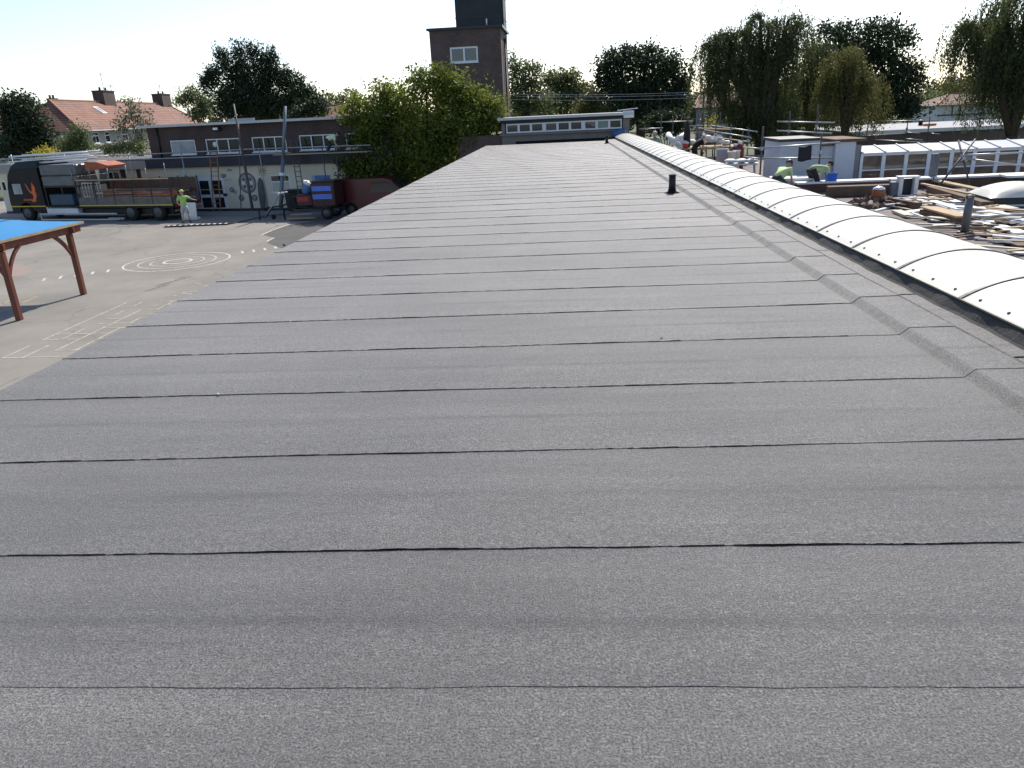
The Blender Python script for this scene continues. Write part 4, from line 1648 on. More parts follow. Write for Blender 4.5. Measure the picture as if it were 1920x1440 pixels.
# drawbar frame with jockey wheel and prop stand
MB().path([(-2.6, .6, .5), (-4.0, .5, .55), (-4.4, .5, .1)], .05, 8).build('drawbar', BLACKP, bo)
MB().path([(-4.5, .1, .02), (-4.5, .1, .62), (-3.1, .15, .75), (-2.6, .2, .9)], .04, 8).build('prop_frame', BLACKP, bo)
MB().path([(-3.0, .1, .02), (-3.05, .1, .9), (-2.9, .12, 1.35)], .045, 8).build('prop_frame', BLACKP, bo)
MB().path([(-4.2, .0, .1), (-3.1, .0, 1.35)], .035, 8).build('stay', STEEL, bo)
MB().lathe([(.13, 0), (.13, .06)], (-3.9, .5, .13), 14, Matrix.Rotation(-math.pi / 2, 3, 'X')).build('jockey_wheel', RUBBER, bo)
for q in range(3):
    MB().blob((-3.15 + .22 * q, .1, 1.42 + .03 * q), (.11, .06, .05), 8, 5).build('white_cap', PALEW, bo)
MB().beam((-2.5, -.1, .30), (-1.2, -.1, .34), .2, .04).beam((-2.6, -.3, .12), (-1.0, -.3, .14), .25, .04).build('step_board', TAN, bo)
# round tub with blue and white sides on the boiler
tb = G(600, 404)
tu = thing('drum_tub', 'blue and white tub perched on the boiler engine box', 'tub', (bo.location.x - 1.7, bo.location.y + .8, GZ + 1.30))
Mt = Matrix.Rotation(.45, 3, 'Y')
MB().lathe([(.22, 0), (.30, .5), (.31, .52)], (0, 0, .05), 16, Mt).build('body', BLUEP, tu)
MB().lathe([(.32, .50), (.33, .62), (.2, .66)], (0, 0, .05), 16, Mt).build('lid', PALEW, tu)

# ------------------------------------------------------------------ timber shelter with blue sail roof
sh = thing('timber_shelter', 'red stained timber shelter with bright blue fabric roof on the playground', 'shelter', (-15.65, 21.6, GZ))
o_ = Vector((-15.65, 21.6, GZ))
hb = 1.98
BLUEF = mat('blue_fabric', (.03, .25, .55), .6, .06, 1.5, trans=.25)
posts = [(0, 1.6), (.06, -1.6), (-3.3, 1.6), (-3.3, -1.6)]
for x, yy in posts:
    MB().cbox((x, yy, hb / 2), (.16, .16, hb), .015).build('post', REDWOOD, sh)
for x in (0.02, -3.3):
    MB().beam((x, -2.15, hb + .12), (x, 2.15, hb + .12), .09, .24).build('beam', REDWOOD, sh)
for yy in (1.6, -1.6):
    MB().beam((-3.5, yy, hb + .10), (.2, yy, hb + .10), .07, .18).build('beam', REDWOOD, sh)


def brace(p, q, bulge):
    p, q = Vector(p), Vector(q)
    pts = []
    for i in range(7):
        t = i / 6
        pts.append(p.lerp(q, t) + Vector(bulge) * (4 * t * (1 - t)))
    m_ = MB()
    for i in range(6):
        m_.beam(pts[i], pts[i + 1] + (pts[i + 1] - pts[i]) * .04, .07, .085)
    m_.build('brace', REDWOOD, sh)


for x, yy in posts:
    sy = -1 if yy > 0 else 1
    brace((x, yy + sy * .06, hb - .75), (x, yy + sy * .75, hb + .02), (0, sy * -.05, .08))
    sx = -1 if x > -1 else 1
    brace((x + sx * .06, yy, hb - .7), (x + sx * .7, yy, hb + .0), (sx * -.05, 0, .08))
# eaves boards and the fabric hip roof
ex0, ex1, ey0, ey1, ez = -3.75, .14, -2.25, 2.25, hb + .26
for p, q in (((ex1, ey0, ez), (ex1, ey1, ez)), ((ex0, ey0, ez), (ex0, ey1, ez)), ((ex0, ey1, ez), (ex1, ey1, ez)), ((ex0, ey0, ez), (ex1, ey0, ez))):
    MB().beam(p, q, .05, .07).build('eaves_board', TAN, sh)
V, Fc = [], []
n_ = 12
for i in range(n_ + 1):
    for j in range(n_ + 1):
        u, v = i / n_, j / n_
        hgt = min(min(u, 1 - u) / .5, min(v, 1 - v) / .5)
        V.append((ex0 + (ex1 - ex0) * u, ey0 + (ey1 - ey0) * v, ez + .04 + .48 * hgt ** 1.25))
for i in range(n_):
    for j in range(n_):
        a = i * (n_ + 1) + j
        Fc.append((a, a + n_ + 1, a + n_ + 2, a + 1))
MB().add(V, Fc, True).build('fabric_roof', BLUEF, sh)
for u in (.33, .66):
    pts = []
    for i in range(n_ + 1):
        v = i / n_
        hgt = min(min(u, 1 - u) / .5, min(v, 1 - v) / .5)
        pts.append((ex0 + (ex1 - ex0) * u, ey0 + (ey1 - ey0) * v, ez + .048 + .48 * hgt ** 1.25))
    MB().path(pts, .012, 5).build('fabric_seam', NAVY, sh)

# wing's right end wall down to the ground
MB().span(s_end - .3, s_end, .302, 9, 0, z_cream).build('end_wall', BRW, wing)

# ------------------------------------------------------------------ block at the far end of the felt roof
YB = 42.4
fb = thing('window_strip_block', 'low pale block with a strip of square windows closing the felt roof', 'building', (0, YB, 0))
CLAD = mat('pale_cladding', (.46, .45, .43), .7, .1, 2)
FBW = mat('grey_brown_render', (.23, .20, .17), .9, .15, 1.5)


def fl_(px, py):
    p = PY(px, py, YB)
    return p.x, p.z


x0, x1 = fl_(947, 240)[0], fl_(1168, 232)[0]
zt = 1.22
zw1, zw0 = 1.0, .52
MB().span(x0 - .2, x1 + .35, .1, 8, GZ, zw0 - .02).build('wall', FBW, fb)
MB().span(x0 - .2, x1 + .35, .1, 8, zw1 + .002, zt).build('wall_head', DARK, fb)
MB().span(x0 - .2, x0 - .002, .1, 8, zw0 - .018, zw1).span(x1 + .002, x1 + .35, .1, 8, zw0 - .018, zw1).build('wall_side', FBW, fb)
MB().span(x0, x1, 1.5, 1.6, zw0, zw1).build('room_back', mat('dim_room', (.10, .09, .08), .9, .3, 1), fb)
MB().span(x0 - .35, x1 + .5, -.35, 8.2, zt + .002, zt + .08).build('roof', mat('pale_roof_felt', (.33, .33, .32), .9, .12, 1), fb)
MB().span(x0 - .36, x1 + .51, -.39, -.352, zt - .03, zt + .10).build('eaves_trim', mat('pale_trim', (.52, .53, .52), .6, .1), fb)
n_ = 9
w_ = (x1 - x0 - .30) / n_
for i in range(n_):
    a = x0 + .06 + w_ * i + .09 * (i // 3)
    m_ = MB()
    m_.span(a, a + w_, .02, .12, zw0, zw0 + .07).span(a, a + w_, .02, .12, zw1 - .07, zw1)
    m_.span(a, a + .06, .021, .119, zw0 + .07, zw1 - .07).span(a + w_ - .06, a + w_, .021, .119, zw0 + .07, zw1 - .07)
    o = m_.build('window', WHITE, fb)
    mm = mat('green_blind_glass', (.10, .20, .17), .1, .2, spec=.8) if i == 7 else GLASS if i % 3 else mat('mirror_glass', (.05, .05, .05), .03, .2, spec=1.0)
    MB().span(a + .055, a + w_ - .055, .07, .078, zw0 + .065, zw1 - .065).build('pane', mm, o)
for i in (1, 2):
    a = x0 + .06 + w_ * 3 * i + .09 * (i - 1)
    MB().span(a, a + .09, .0, .12, zw0, zw1).build('mullion', WHITE, fb)
MB().span(x0 - .3, x1 + .3, -.06, .098, zw0 - .12, zw0 - .04).build('sill', FBW, fb)
MB().cbox((x1 + .28, -.1, 1.22), (.55, .4, .36), .03).build('end_box', WHITE, fb)
MB().beam((x1 - .3, -.2, 1.43), (x1 + .75, -.2, 1.5), .25, .04).build('cap_board', PALEW, fb)
MB().span(x0 - 2.6, x0 - .22, .3, 8, GZ, .45).build('brick_return', BRK, fb)

# ------------------------------------------------------------------ brick tower
YT = 60.0
ta = math.radians(-1)
tl0 = PY(803, 57, YT)
tr_ = PY(937, 51, YT)
tw = (tr_.x - tl0.x) * 1.005
tz = tl0.z - GZ
tower = thing('brick_tower', 'dark brick water tower with one white window and black tank house', 'tower', (tl0.x, YT + .3, GZ), ta)
BRT = brick_mat('tower_brick', (.085, .052, .045), (.115, .075, .06), (.12, .105, .095))


def tp(px, py):
    s, z = PW(px, py, (tl0.x, YT + .3), ta)
    return s, z - GZ


wa_, wb_ = tp(843, 89), tp(897, 116)
m_ = MB().span(0, wa_[0], 0, .3, 0, tz).span(wb_[0], tw, 0, .3, 0, tz).span(wa_[0], wb_[0], 0, .3, 0, wb_[1]).span(wa_[0], wb_[0], 0, .3, wa_[1], tz)
td = 6.0
m_.span(0, .3, .3, td, 0, tz).span(tw - .3, tw, .3, td, 0, tz).span(.3, tw - .3, td - .3, td, 0, tz)
m_.build('wall', BRT, tower)
MB().span(-.15, tw + .15, -.15, td + .15, tz, tz + .12).build('roof', DARK, tower)
MB().span(-.17, tw + .17, -.19, -.152, tz - .04, tz + .14).build('parapet_trim', DARK, tower)
MB().span(tw + .152, tw + .19, -.17, td + .16, tz - .04, tz + .14).build('parapet_trim', mat('pale_trim', (.52, .53, .52), .6, .1), tower)
window(tower, wa_[0], wb_[0], wb_[1], wa_[1], 2, y=.06, fr=.12)
kx0, kx1 = tp(853, 50)[0], tp(948, 45)[0]
tk = MB().span(kx0, kx1 - .3, .6, 4.8, tz + .121, tz + 2.6).build('tank_house', mat('tank_black', (.016, .018, .022), .5, .3, 1.5), tower)
for z in (.75, 2.3):
    MB().span(kx0 - .03, kx1 - .27, .57, 4.83, tz + z, tz + z + .06).build('tank_band', DARK, tk)
MB().tube((kx1 - .25, .7, tz + .12), (kx1 - .25, .7, tz + 2.6), .07).build('tank_pipe', DARK, tk)
MB().tube((tp(912, 45)[0], .2, tz + .12), (tp(912, 45)[0], .2, tz + .62), .05).build('flue', PALEW, tower)
for yy, r in ((2.2, .06),):
    MB().tube((tw + .1, yy, 0), (tw + .1, yy, tz - .9), r).build('downpipe', BLACKP, tower)
MB().cbox((tw + .14, 2.2, tz - .75), (.2, .3, .3), .03).build('hopper_head', BLACKP, tower)
MB().span(tw + .002, tw + .06, 3.0, 4.0, tz - 4.0, tz - 1.2).build('louvre_panel', GREYW, tower)

# ------------------------------------------------------------------ houses
TILE = tile_mat('red_roof_tiles', (.225, .098, .066), (.275, .125, .085))
TILED = tile_mat('brown_roof_tiles', (.17, .085, .062), (.20, .11, .08))
PEB = mat('pebbledash', (.36, .34, .30), .95, .1, 2, fine=.15, fscale=18)
BRD = brick_mat('chimney_brick', (.075, .05, .042), (.10, .065, .055), (.09, .085, .08))


def house(name, label, loc, rz, L, D, eave, ridge, hip0, hip1, wallm, roofm, wins=(), chim=(), oh=.35, extra=None):
    """local x along the ridge 0..L, y 0..D away from the camera"""
    t = thing(name, label, 'house', loc, rz)
    MB().span(0, L, 0, D, 0, eave).build('wall', wallm, t)
    e = eave - .12
    V = [(-oh, -oh, e), (L + oh, -oh, e), (L + oh, D + oh, e), (-oh, D + oh, e), (hip0, D / 2, ridge), (L - hip1, D / 2, ridge)]
    Fc = [(0, 1, 5, 4), (2, 3, 4, 5), (3, 0, 4), (1, 2, 5), (3, 2, 1, 0)]
    rf = MB().add(V, Fc).build('roof', roofm, t)
    rt_ = mat('ridge_tile', (.34, .16, .11), .85, .2, 3)
    rd = MB().beam((hip0, D / 2, ridge + .03), (L - hip1, D / 2, ridge + .03), .22, .14)
    for a, b in ((0, 4), (1, 5)):
        rd.beam(Vector(V[a]) + Vector((0, 0, .06)), Vector(V[b]) + Vector((0, 0, .03)), .22, .12)
    rd.build('ridge_tiles', rt_, rf)
    MB().beam((-oh, -oh - .06, e - .02), (L + oh, -oh - .06, e - .02), .12, .10).build('gutter', WHITE if wallm is PEB else DARK, t)
    for (x, yy, w, h, d) in chim:
        c = MB().span(x - w / 2, x + w / 2, yy - d / 2, yy + d / 2, ridge - 1.3, ridge + h).build('chimney', BRD, rf)
        MB().span(x - w / 2 - .06, x + w / 2 + .06, yy - d / 2 - .06, yy + d / 2 + .06, ridge + h + .001, ridge + h + .12).build('chimney_cap', BRD, rf)
        for q in (-.25, .25):
            MB().lathe([(.13, 0), (.11, .35), (.13, .38)], (x + q * w, yy, ridge + h + .121), 10).build('chimney_pot', mat('clay_pot', (.16, .08, .06), .8, .1), rf)
        MB().span(x + w / 2 - .1, x + w / 2 + .5, yy - d / 2 - .5, yy - d / 2 - .1, ridge - .62, ridge - .57).build('lead_flashing', PALEW, rf)
    for (x, z0, w, h, n) in wins:
        fr = .09
        m_ = MB().span(x, x + w, -.06, .0, z0, z0 + h)
        o = m_.build('window', WHITE, t)
        pw = (w - fr * (n + 1)) / n
        for i in range(n):
            a = x + fr + (pw + fr) * i
            MB().span(a, a + pw, -.068, -.061, z0 + fr, z0 + h * .62).build('pane', GLASS, o)
            MB().span(a, a + pw, -.068, -.061, z0 + h * .62 + fr, z0 + h - fr).build('pane', GLASS, o)
        MB().span(x - .08, x + w + .08, -.14, -.061, z0 - .1, z0 - .01).build('sill', WHITE, o)
    return t, rf


Yh = 79.0
hl = PY(150, 243, Yh)
HA = math.radians(95.9)
Lh = 38.0
Dh = 8.4
e0 = hl.z - GZ
rg = PY(112, 187, Yh + 3.6).z - GZ


def hx(px, py=255, off=0.0):
    return PW(px, py, (hl.x - math.sin(HA) * off, hl.y + math.cos(HA) * off), HA)[0]


wz = PW(190, 268, (hl.x, hl.y), HA)[1] - GZ
h1, h1roof = house('terraced_house', 'pebbledashed house row with long red tiled hipped roof and two big chimneys', (hl.x, hl.y, GZ), HA, Lh, Dh, e0, rg, 3.6, 3.0, PEB, TILE,
                   wins=((hx(171), wz, 1.5, 1.15, 2), (hx(196), wz, 1.1, 1.15, 1), (hx(228), wz, 1.5, 1.15, 2)),
                   chim=((hx(197, 190, 4.2), 4.2, 3.0, 1.15, 1.3), (hx(304, 190, 4.2), 4.2, 3.2, 1.2, 1.4)))
slope = math.atan2(rg - e0 + .12, 4.2 + .35)
for (px, py, up) in ((186, 200, .66), (352, 200, .62)):
    q = -.35 + 4.55 * up
    s = hx(px, py, q)
    m4 = Matrix.Translation((s, q, e0 - .12 + (rg - e0 + .12) * up + .05)) @ Matrix.Rotation(slope, 4, 'X')
    o = MB().cbox((0, 0, 0), (1.1, 1.3, .10), .02).build('roof_window', WHITE, h1roof)
    o.matrix_local = m4
    o2 = MB().span(-.4, .4, -.5, .5, .051, .056).build('roof_pane', mat('sky_glass', (.35, .38, .4), .1, .1, spec=.9), h1roof)
    o2.matrix_local = m4


def aerial(parent, x, y, z, h, k):
    m_ = MB().tube((x, y, z), (x, y, z + h), .03, n=5)
    m_.tube((x - .6, y, z + h - .1), (x + .5, y - .3, z + h - .05), .02, n=5)
    for i in range(5):
        u = -.5 + .22 * i
        m_.tube((x + u, y - .15, z + h - .32), (x + u, y - .15, z + h + .12), .012, n=4)
    m_.build('aerial', STEEL, parent)


aerial(h1, hx(198, 190, 4.2) + .2, 4.2, rg + .85, 2.4, 0)
aerial(h1, hx(212, 190, 4.2) + .2, 4.2, rg - .2, 2.2, 1)
aerial(h1, hx(303, 190, 4.2) + .2, 4.2, rg + .95, 1.6, 2)
q = PY(0, 248, 95)
house('terraced_house', 'red roofed house at the left picture edge beyond the conifer', (q.x - 9, 95, GZ), math.radians(-5), 12, 8, PY(8, 255, 95).z - GZ, PY(2, 222, 99).z - GZ, .8, 3.2, PEB, TILE, chim=((9.5, 4, 1.0, .7, .8),))
q = PY(596, 216, 110)
h3, r3 = house('terraced_house', 'small red roof showing between the dark tree and the green tree', (q.x - 2, 110, GZ), 0, 6.2, 8, 5.2, PY(625, 197, 114).z - GZ, 1.2, 1.2, PEB, TILE, chim=((1.6, 4, 1.0, .9, .8),))
aerial(h3, 1.5, 4, 8.6, 1.6, 1)
# chimney stack rising from the conifer on the left
q = PY(62, 210, 88)
house('terraced_house', 'house with tall chimney mostly hidden by the big left conifer', (q.x - 3.2, 88, GZ), 0, 6.5, 8, 5.0, q.z - GZ + .3, 2.2, 2.2, PEB, TILED, chim=((3.2, 4, .8, 1.1, .8),))
# right-hand houses
q = PY(1757, 215, 100)
e_ = PY(1780, 195, 100).z - GZ
hR, _ = house('timbered_house', 'white walled house with brown roof beside the right willow', (q.x, 100, GZ), math.radians(-4), 7.5, 8, e_, PY(1815, 174, 104).z - GZ, 2.6, 1.0, mat('white_render', (.62, .62, .60), .9, .06, 1), TILED)
for z in (e_ - 1.35,):
    MB().span(-.01, 7.51, -.06, -.002, z, z + .16).build('timber_band', BROWNT, hR)
MB().tube((2.55, -.12, 0), (2.55, -.12, e_ - .1), .09).build('downpipe', BLACKP, hR)
MB().span(1.6, 1.75, -.055, -.002, e_ - 1.3, e_ - .3).build('timber_post', BROWNT, hR)
MB().span(3.6, 5.2, -.05, -.002, .2, e_ - 2.0).build('garage_door', GLASS, hR)
q = PY(1305, 218, 105)
house('terraced_house', 'distant brown roofed house seen left of the big willow', (q.x, 105, GZ), math.radians(-14), 7, 10, PY(1320, 200, 105).z - GZ, PY(1340, 172, 108).z - GZ, .2, .2, mat('grey_render', (.28, .27, .27), .9, .08, 1), TILED,
      wins=((1.0, 2.6, .6, 1.3, 1), (2.4, 2.6, .6, 1.3, 1), (3.8, 2.6, .6, 1.3, 1)))

# ------------------------------------------------------------------ trees
LEAF_G = leaf_mat('leaf_yellow_green', (.044, .072, .014), (.185, .215, .036), .47)
LEAF_D = leaf_mat('leaf_dark_green', (.016, .030, .015), (.050, .070, .032), .28)
LEAF_P = leaf_mat('leaf_pale_green', (.060, .085, .032), (.18, .205, .085), .46)
LEAF_W = leaf_mat('leaf_willow', (.034, .048, .018), (.110, .125, .045), .38)
LEAF_B = leaf_mat('leaf_birch', (.060, .066, .020), (.145, .140, .045), .42)
LEAF_S = leaf_mat('leaf_silver', (.085, .095, .065), (.19, .19, .13), .40)
LEAF_Y = leaf_mat('leaf_gold', (.22, .20, .03), (.50, .43, .05), .4)


def leaf_quads(P, size, r, droop=0.0, aspect=.5):
    n = len(P)
    d = r.normal(size=(n, 3))
    d[:, 2] -= droop * 2
    d /= np.linalg.norm(d, axis=1)[:, None]
    e = np.cross(d, r.normal(size=(n, 3)))
    e /= np.linalg.norm(e, axis=1)[:, None]
    s = size * r.uniform(.6, 1.35, n)[:, None]
    a = P - d * s * .5
    b = P + e * s * aspect * .5
    c = P + d * s * .5
    f = P - e * s * aspect * .5
    return np.stack([a, b, c, f], 1)


def tree(name, label, Y, base_px, blobs, leaf, size, dens, seed, trunk_r=.25, group=None, cat='tree', depth=.8, zbase=GZ, trunk_to=None, shell=.55, flat=.75):
    r = np.random.default_rng(seed)
    bx = PY(base_px, 215, Y).x
    t = thing(name, label, cat, (bx, Y, zbase), 0, group)
    org = np.array([bx, Y, zbase])
    cl, allr = [], []
    mpp = Y / F_PX * 1.03
    cents = []
    for b in blobs:
        px, py, rx = b[:3]
        ry = b[3] if len(b) > 3 else rx
        c = PY(px, py, Y)
        dy = r.uniform(-.35, .35) * rx * mpp * depth
        c = np.array([c.x, Y + dy, c.z])
        R = np.array([rx * mpp, rx * mpp * depth, ry * mpp])
        cents.append((c, R))
        n = max(10, int(dens * R[0] * R[2] / (size * size) * 6.0))
        d = r.normal(size=(n, 3))
        d /= np.linalg.norm(d, axis=1)[:, None]
        rad = r.uniform(shell, 1.0, n)[:, None] * (1 + .14 * np.sin(d[:, :1] * 7 + seed) + .12 * np.sin(d[:, 2:] * 9 + 2))
        pts = c + d * rad * R
        k = 9
        off = r.normal(size=(n, k, 3)) * size * np.array([1.0, 1.0, flat]) * 1.15
        cl.append((pts[:, None, :] + off).reshape(-1, 3))
    P = np.concatenate(cl) - org
    P = P[P[:, 2] > .15]
    quads_object('crown', leaf_quads(P, size, r), leaf, t)
    # trunk and limbs reaching for the clumps
    m_ = MB()
    top = max(c[2] for c, _ in cents) - zbase
    hfork = .35 * top if trunk_to is None else trunk_to
    m_.path([(0, 0, -.05), (.1, .05, hfork * .5), (0.05, 0, hfork)], [trunk_r * 1.25, trunk_r, trunk_r * .85], 9)
    for c, R in cents[:14]:
        e = c - org
        if e[2] < hfork:
            continue
        mid = (e[0] * .45, e[1] * .45, hfork + (e[2] - hfork) * .55)
        m_.path([(0.05, 0, hfork * .95), mid, tuple(e)], [trunk_r * .55, trunk_r * .32, trunk_r * .08], 6)
    m_.build('trunk', BARK, t)
    return t


def weeping(name, label, Y, base_px, tops, leaf, size, nst, seed, length, bottom_py, trunk_r=.3, group=None):
    """tops: list of (px, py, spread_px) of branch ends from which leafy strands hang"""
    r = np.random.default_rng(seed)
    bx = PY(base_px, 215, Y).x
    t = thing(name, label, 'tree', (bx, Y, GZ), 0, group)
    mpp = Y / F_PX * 1.03
    quads = []
    m_ = MB()
    zbot = PY(base_px, bottom_py, Y).z - GZ
    hf = 2.6
    m_.path([(0, 0, -.05), (.1, 0, hf * .6), (0, .1, hf)], [trunk_r * 1.2, trunk_r, trunk_r * .9], 9)
    for i, (px, py, sp) in enumerate(tops):
        c = PY(px, py, Y)
        e = Vector((c.x - bx, r.uniform(-1, 1) * sp * mpp * 1.3, c.z - GZ))
        k = e * .5
        k.z = hf + (e.z - hf) * .68
        k2 = e.lerp(k, .4)
        k2.z = max(e.z - .1, k2.z)
        m_.path([(0, .05, hf * .95), tuple(k), tuple(k2), tuple(e)], [trunk_r * .6, trunk_r * .38, trunk_r * .2, trunk_r * .06], 6)
        for q in range(13):
            ua = r.normal(size=3) * np.array([sp * mpp * .72, sp * mpp * .8, sp * mpp * .3])
            anchor = np.array(e) + ua - np.array([0, 0, .15 * abs(ua[0])])
            Lc = length * r.uniform(.3, 1.45)
            lean = r.normal(size=2) * .25
            for w in range(max(3, int(nst / 8))):
                st_ = anchor + r.normal(size=3) * np.array([.17, .2, .22])
                L = min(Lc * r.uniform(.6, 1.1), st_[2] - max(zbot + r.uniform(0, 1.0), .3))
                if L < .25:
                    continue
                m = int(L / (size * .40)) + 2
                s = np.linspace(0, 1, m)
                p = np.stack([st_[0] + (lean[0] + np.sign(ua[0]) * .25) * np.sin(s * 1.5), st_[1] + lean[1] * np.sin(s * 1.5), st_[2] - L * s], 1)
                p += r.normal(size=p.shape) * size * .32
                quads.append(leaf_quads(p, size, r, 1.0, .32))
        # leafy tuft over the arch of the limb
        k_ = r.normal(size=(160, 3)) * np.array([sp * mpp * .5, sp * mpp * .5, sp * mpp * .25]) + np.array(e)
        quads.append(leaf_quads(k_, size, r, .4, .4))
    quads_object('crown', np.concatenate(quads), leaf, t)
    m_.build('trunk', BARK, t)
    return t


tree('broadleaf_tree', 'big yellow green tree leaning over the far left of the felt roof', 44.0, 800,
     [(800, 160, 45, 34), (845, 168, 40, 34), (735, 190, 50, 36), (885, 190, 45, 34), (700, 222, 48, 36), (925, 205, 28, 26), (790, 230, 75, 55), (870, 240, 60, 48), (690, 262, 42, 40), (745, 295, 55, 50),
      (820, 290, 55, 48), (665, 318, 34, 24), (690, 345, 40, 26), (905, 235, 42, 34), (655, 215, 26, 16), (700, 325, 45, 30), (770, 330, 45, 30), (640, 307, 14, 8), (830, 140, 18, 20), (720, 165, 16, 14), (885, 275, 30, 22), (670, 190, 16, 14)],
     LEAF_G, .21, .85, 11, .32, 'trees around the school', shell=.3)
tree('evergreen_tree', 'tall dark spired tree behind the brick wing', 78.0, 490,
     [(417, 112, 11, 26), (447, 100, 9, 26), (472, 98, 8, 26), (492, 108, 8, 24), (510, 108, 8, 24), (402, 140, 14, 18), (385, 160, 9, 16), (450, 140, 36, 36), (500, 140, 28, 34), (535, 150, 20, 26), (556, 160, 15, 26), (480, 180, 55, 35),
      (555, 188, 38, 26), (425, 180, 32, 22), (578, 178, 14, 22), (393, 150, 14, 14), (520, 200, 60, 25), (600, 200, 14, 18), (440, 205, 45, 20)],
     LEAF_D, .25, 1.1, 12, .5, 'trees around the school', shell=.25)
tree('conifer', 'bushy dark conifer in front of the left houses', 66.0, 40,
     [(35, 195, 28, 24), (55, 225, 36, 36), (18, 232, 28, 36), (75, 258, 28, 28), (40, 265, 55, 25), (10, 200, 18, 24), (95, 270, 16, 18), (20, 285, 40, 14)],
     LEAF_D, .28, 1.2, 13, .3, 'trees around the school', shell=.2)
tree('silver_tree', 'sparse silvery tree in front of the long red roof', 62.0, 250,
     [(248, 212, 26, 26), (232, 235, 22, 20), (268, 230, 22, 26), (262, 262, 24, 18), (240, 268, 20, 16), (240, 190, 10, 8)], LEAF_S, .22, .30, 14, .12, 'trees around the school', shell=.2)
tree('garden_shrub', 'green shrub under the house windows left of the brick wing', 60.0, 225, [(225, 278, 28, 12), (255, 275, 22, 12), (195, 282, 22, 8)], LEAF_P, .2, .9, 15, .08, cat='shrub', trunk_to=1.0, shell=.2)
tree('garden_tree', 'small dark green tree at the corner of the red roofed house', 64.0, 148, [(150, 255, 17, 22), (138, 272, 18, 18), (162, 275, 14, 14), (120, 275, 16, 16)], LEAF_P, .22, 1.0, 16, .12, 'trees around the school', shell=.2)
tree('flowering_shrub', 'yellow flowering shrub behind the lorry load', 54.0, 85, [(85, 285, 18, 8), (72, 290, 10, 5), (98, 290, 8, 5)], LEAF_Y, .18, 1.0, 17, .05, cat='shrub', trunk_to=1.2, shell=.2)
tree('garden_tree', 'leafy tree behind the right end of the long red roof', 96.0, 372, [(358, 180, 22, 14), (385, 195, 20, 20), (342, 188, 16, 10), (372, 212, 20, 16), (365, 172, 8, 6)], LEAF_P, .34, 1.0, 18, .2, 'trees around the school', shell=.25)
tree('garden_tree', 'dark rounded tree right of the spired evergreen', 74.0, 585, [(580, 205, 25, 18), (598, 195, 14, 22), (560, 215, 25, 14), (390, 215, 16, 14)][:3], LEAF_D, .3, 1.1, 19, .2, 'trees around the school', shell=.25)
tree('garden_tree', 'pale far tree above the small red roof', 130.0, 640, [(628, 188, 20, 10), (655, 182, 18, 12), (600, 195, 12, 8)], LEAF_P, .5, 1.0, 20, .2, 'trees around the school')
tree('ash_tree', 'pale leafy tree standing right behind the brick tower', 82.0, 985, [(972, 150, 20, 30), (998, 152, 18, 24), (1005, 190, 38, 26), (968, 190, 22, 30), (985, 125, 10, 10), (960, 115, 10, 18), (1005, 128, 10, 10)], LEAF_P, .34, .95, 21, .25, 'trees around the school', shell=.2)
tree('ash_tree', 'bright pale green tree left of the dark round tree', 88.0, 1060, [(1050, 160, 36, 28), (1085, 172, 30, 24), (1040, 195, 42, 20), (1068, 145, 20, 14), (1030, 150, 16, 14)], LEAF_P, .36, 1.0, 22, .25, 'trees around the school', shell=.2)
tree('golden_shrub', 'yellowish bush below the bright pale tree', 80.0, 1112, [(1112, 190, 22, 22), (1095, 205, 24, 14), (1128, 205, 14, 14)], LEAF_B, .3, .9, 23, .15, cat='shrub', trunk_to=2, shell=.2)
tree('dark_round_tree', 'broad dark round tree beyond the far end of the rooflight', 84.0, 1200, [(1150, 118, 36, 26), (1200, 112, 42, 24), (1250, 125, 34, 28), (1270, 165, 26, 30), (1140, 158, 32, 28), (1200, 165, 62, 40), (1200, 203, 85, 24), (1262, 200, 32, 22), (1180, 98, 12, 10), (1215, 92, 12, 9), (1285, 150, 10, 14)],
     LEAF_D, .36, 1.15, 24, .5, 'trees around the school', shell=.25)
tree('garden_tree', 'yellowish far tree showing left of the big willow', 120.0, 1325, [(1322, 185, 24, 14), (1345, 178, 20, 14), (1300, 195, 14, 12)], LEAF_B, .45, 1.0, 25, .2, 'trees around the school')
tree('pine_tree', 'tall layered tree rising behind the birches', 86.0, 1655, [(1568, 62, 36, 16), (1640, 58, 45, 18), (1690, 72, 24, 18), (1600, 88, 55, 24), (1655, 108, 42, 28), (1705, 126, 26, 13), (1675, 165, 45, 40), (1718, 148, 14, 12), (1650, 195, 55, 35), (1545, 48, 8, 8), (1700, 205, 30, 24), (1600, 150, 45, 50)],
     LEAF_D, .36, 1.1, 26, .45, 'trees around the school', shell=.25)
tree('garden_tree', 'low green tree right of the layered tree', 112.0, 1745, [(1738, 195, 28, 22), (1765, 200, 20, 16), (1720, 215, 25, 14)], LEAF_P, .42, 1.0, 27, .2, 'trees around the school')
tree('garden_tree', 'golden green far tree behind the white walled house', 125.0, 1790, [(1778, 172, 22, 12), (1805, 166, 24, 16), (1835, 175, 24, 20)], LEAF_B, .45, 1.0, 28, .2, 'trees around the school')
tree('hedge_shrub', 'yellow green shrub below the willow by the far scaffold', 70.0, 1338, [(1335, 228, 16, 8), (1350, 230, 10, 6)], LEAF_Y, .25, .8, 29, .06, cat='shrub', trunk_to=1.0)
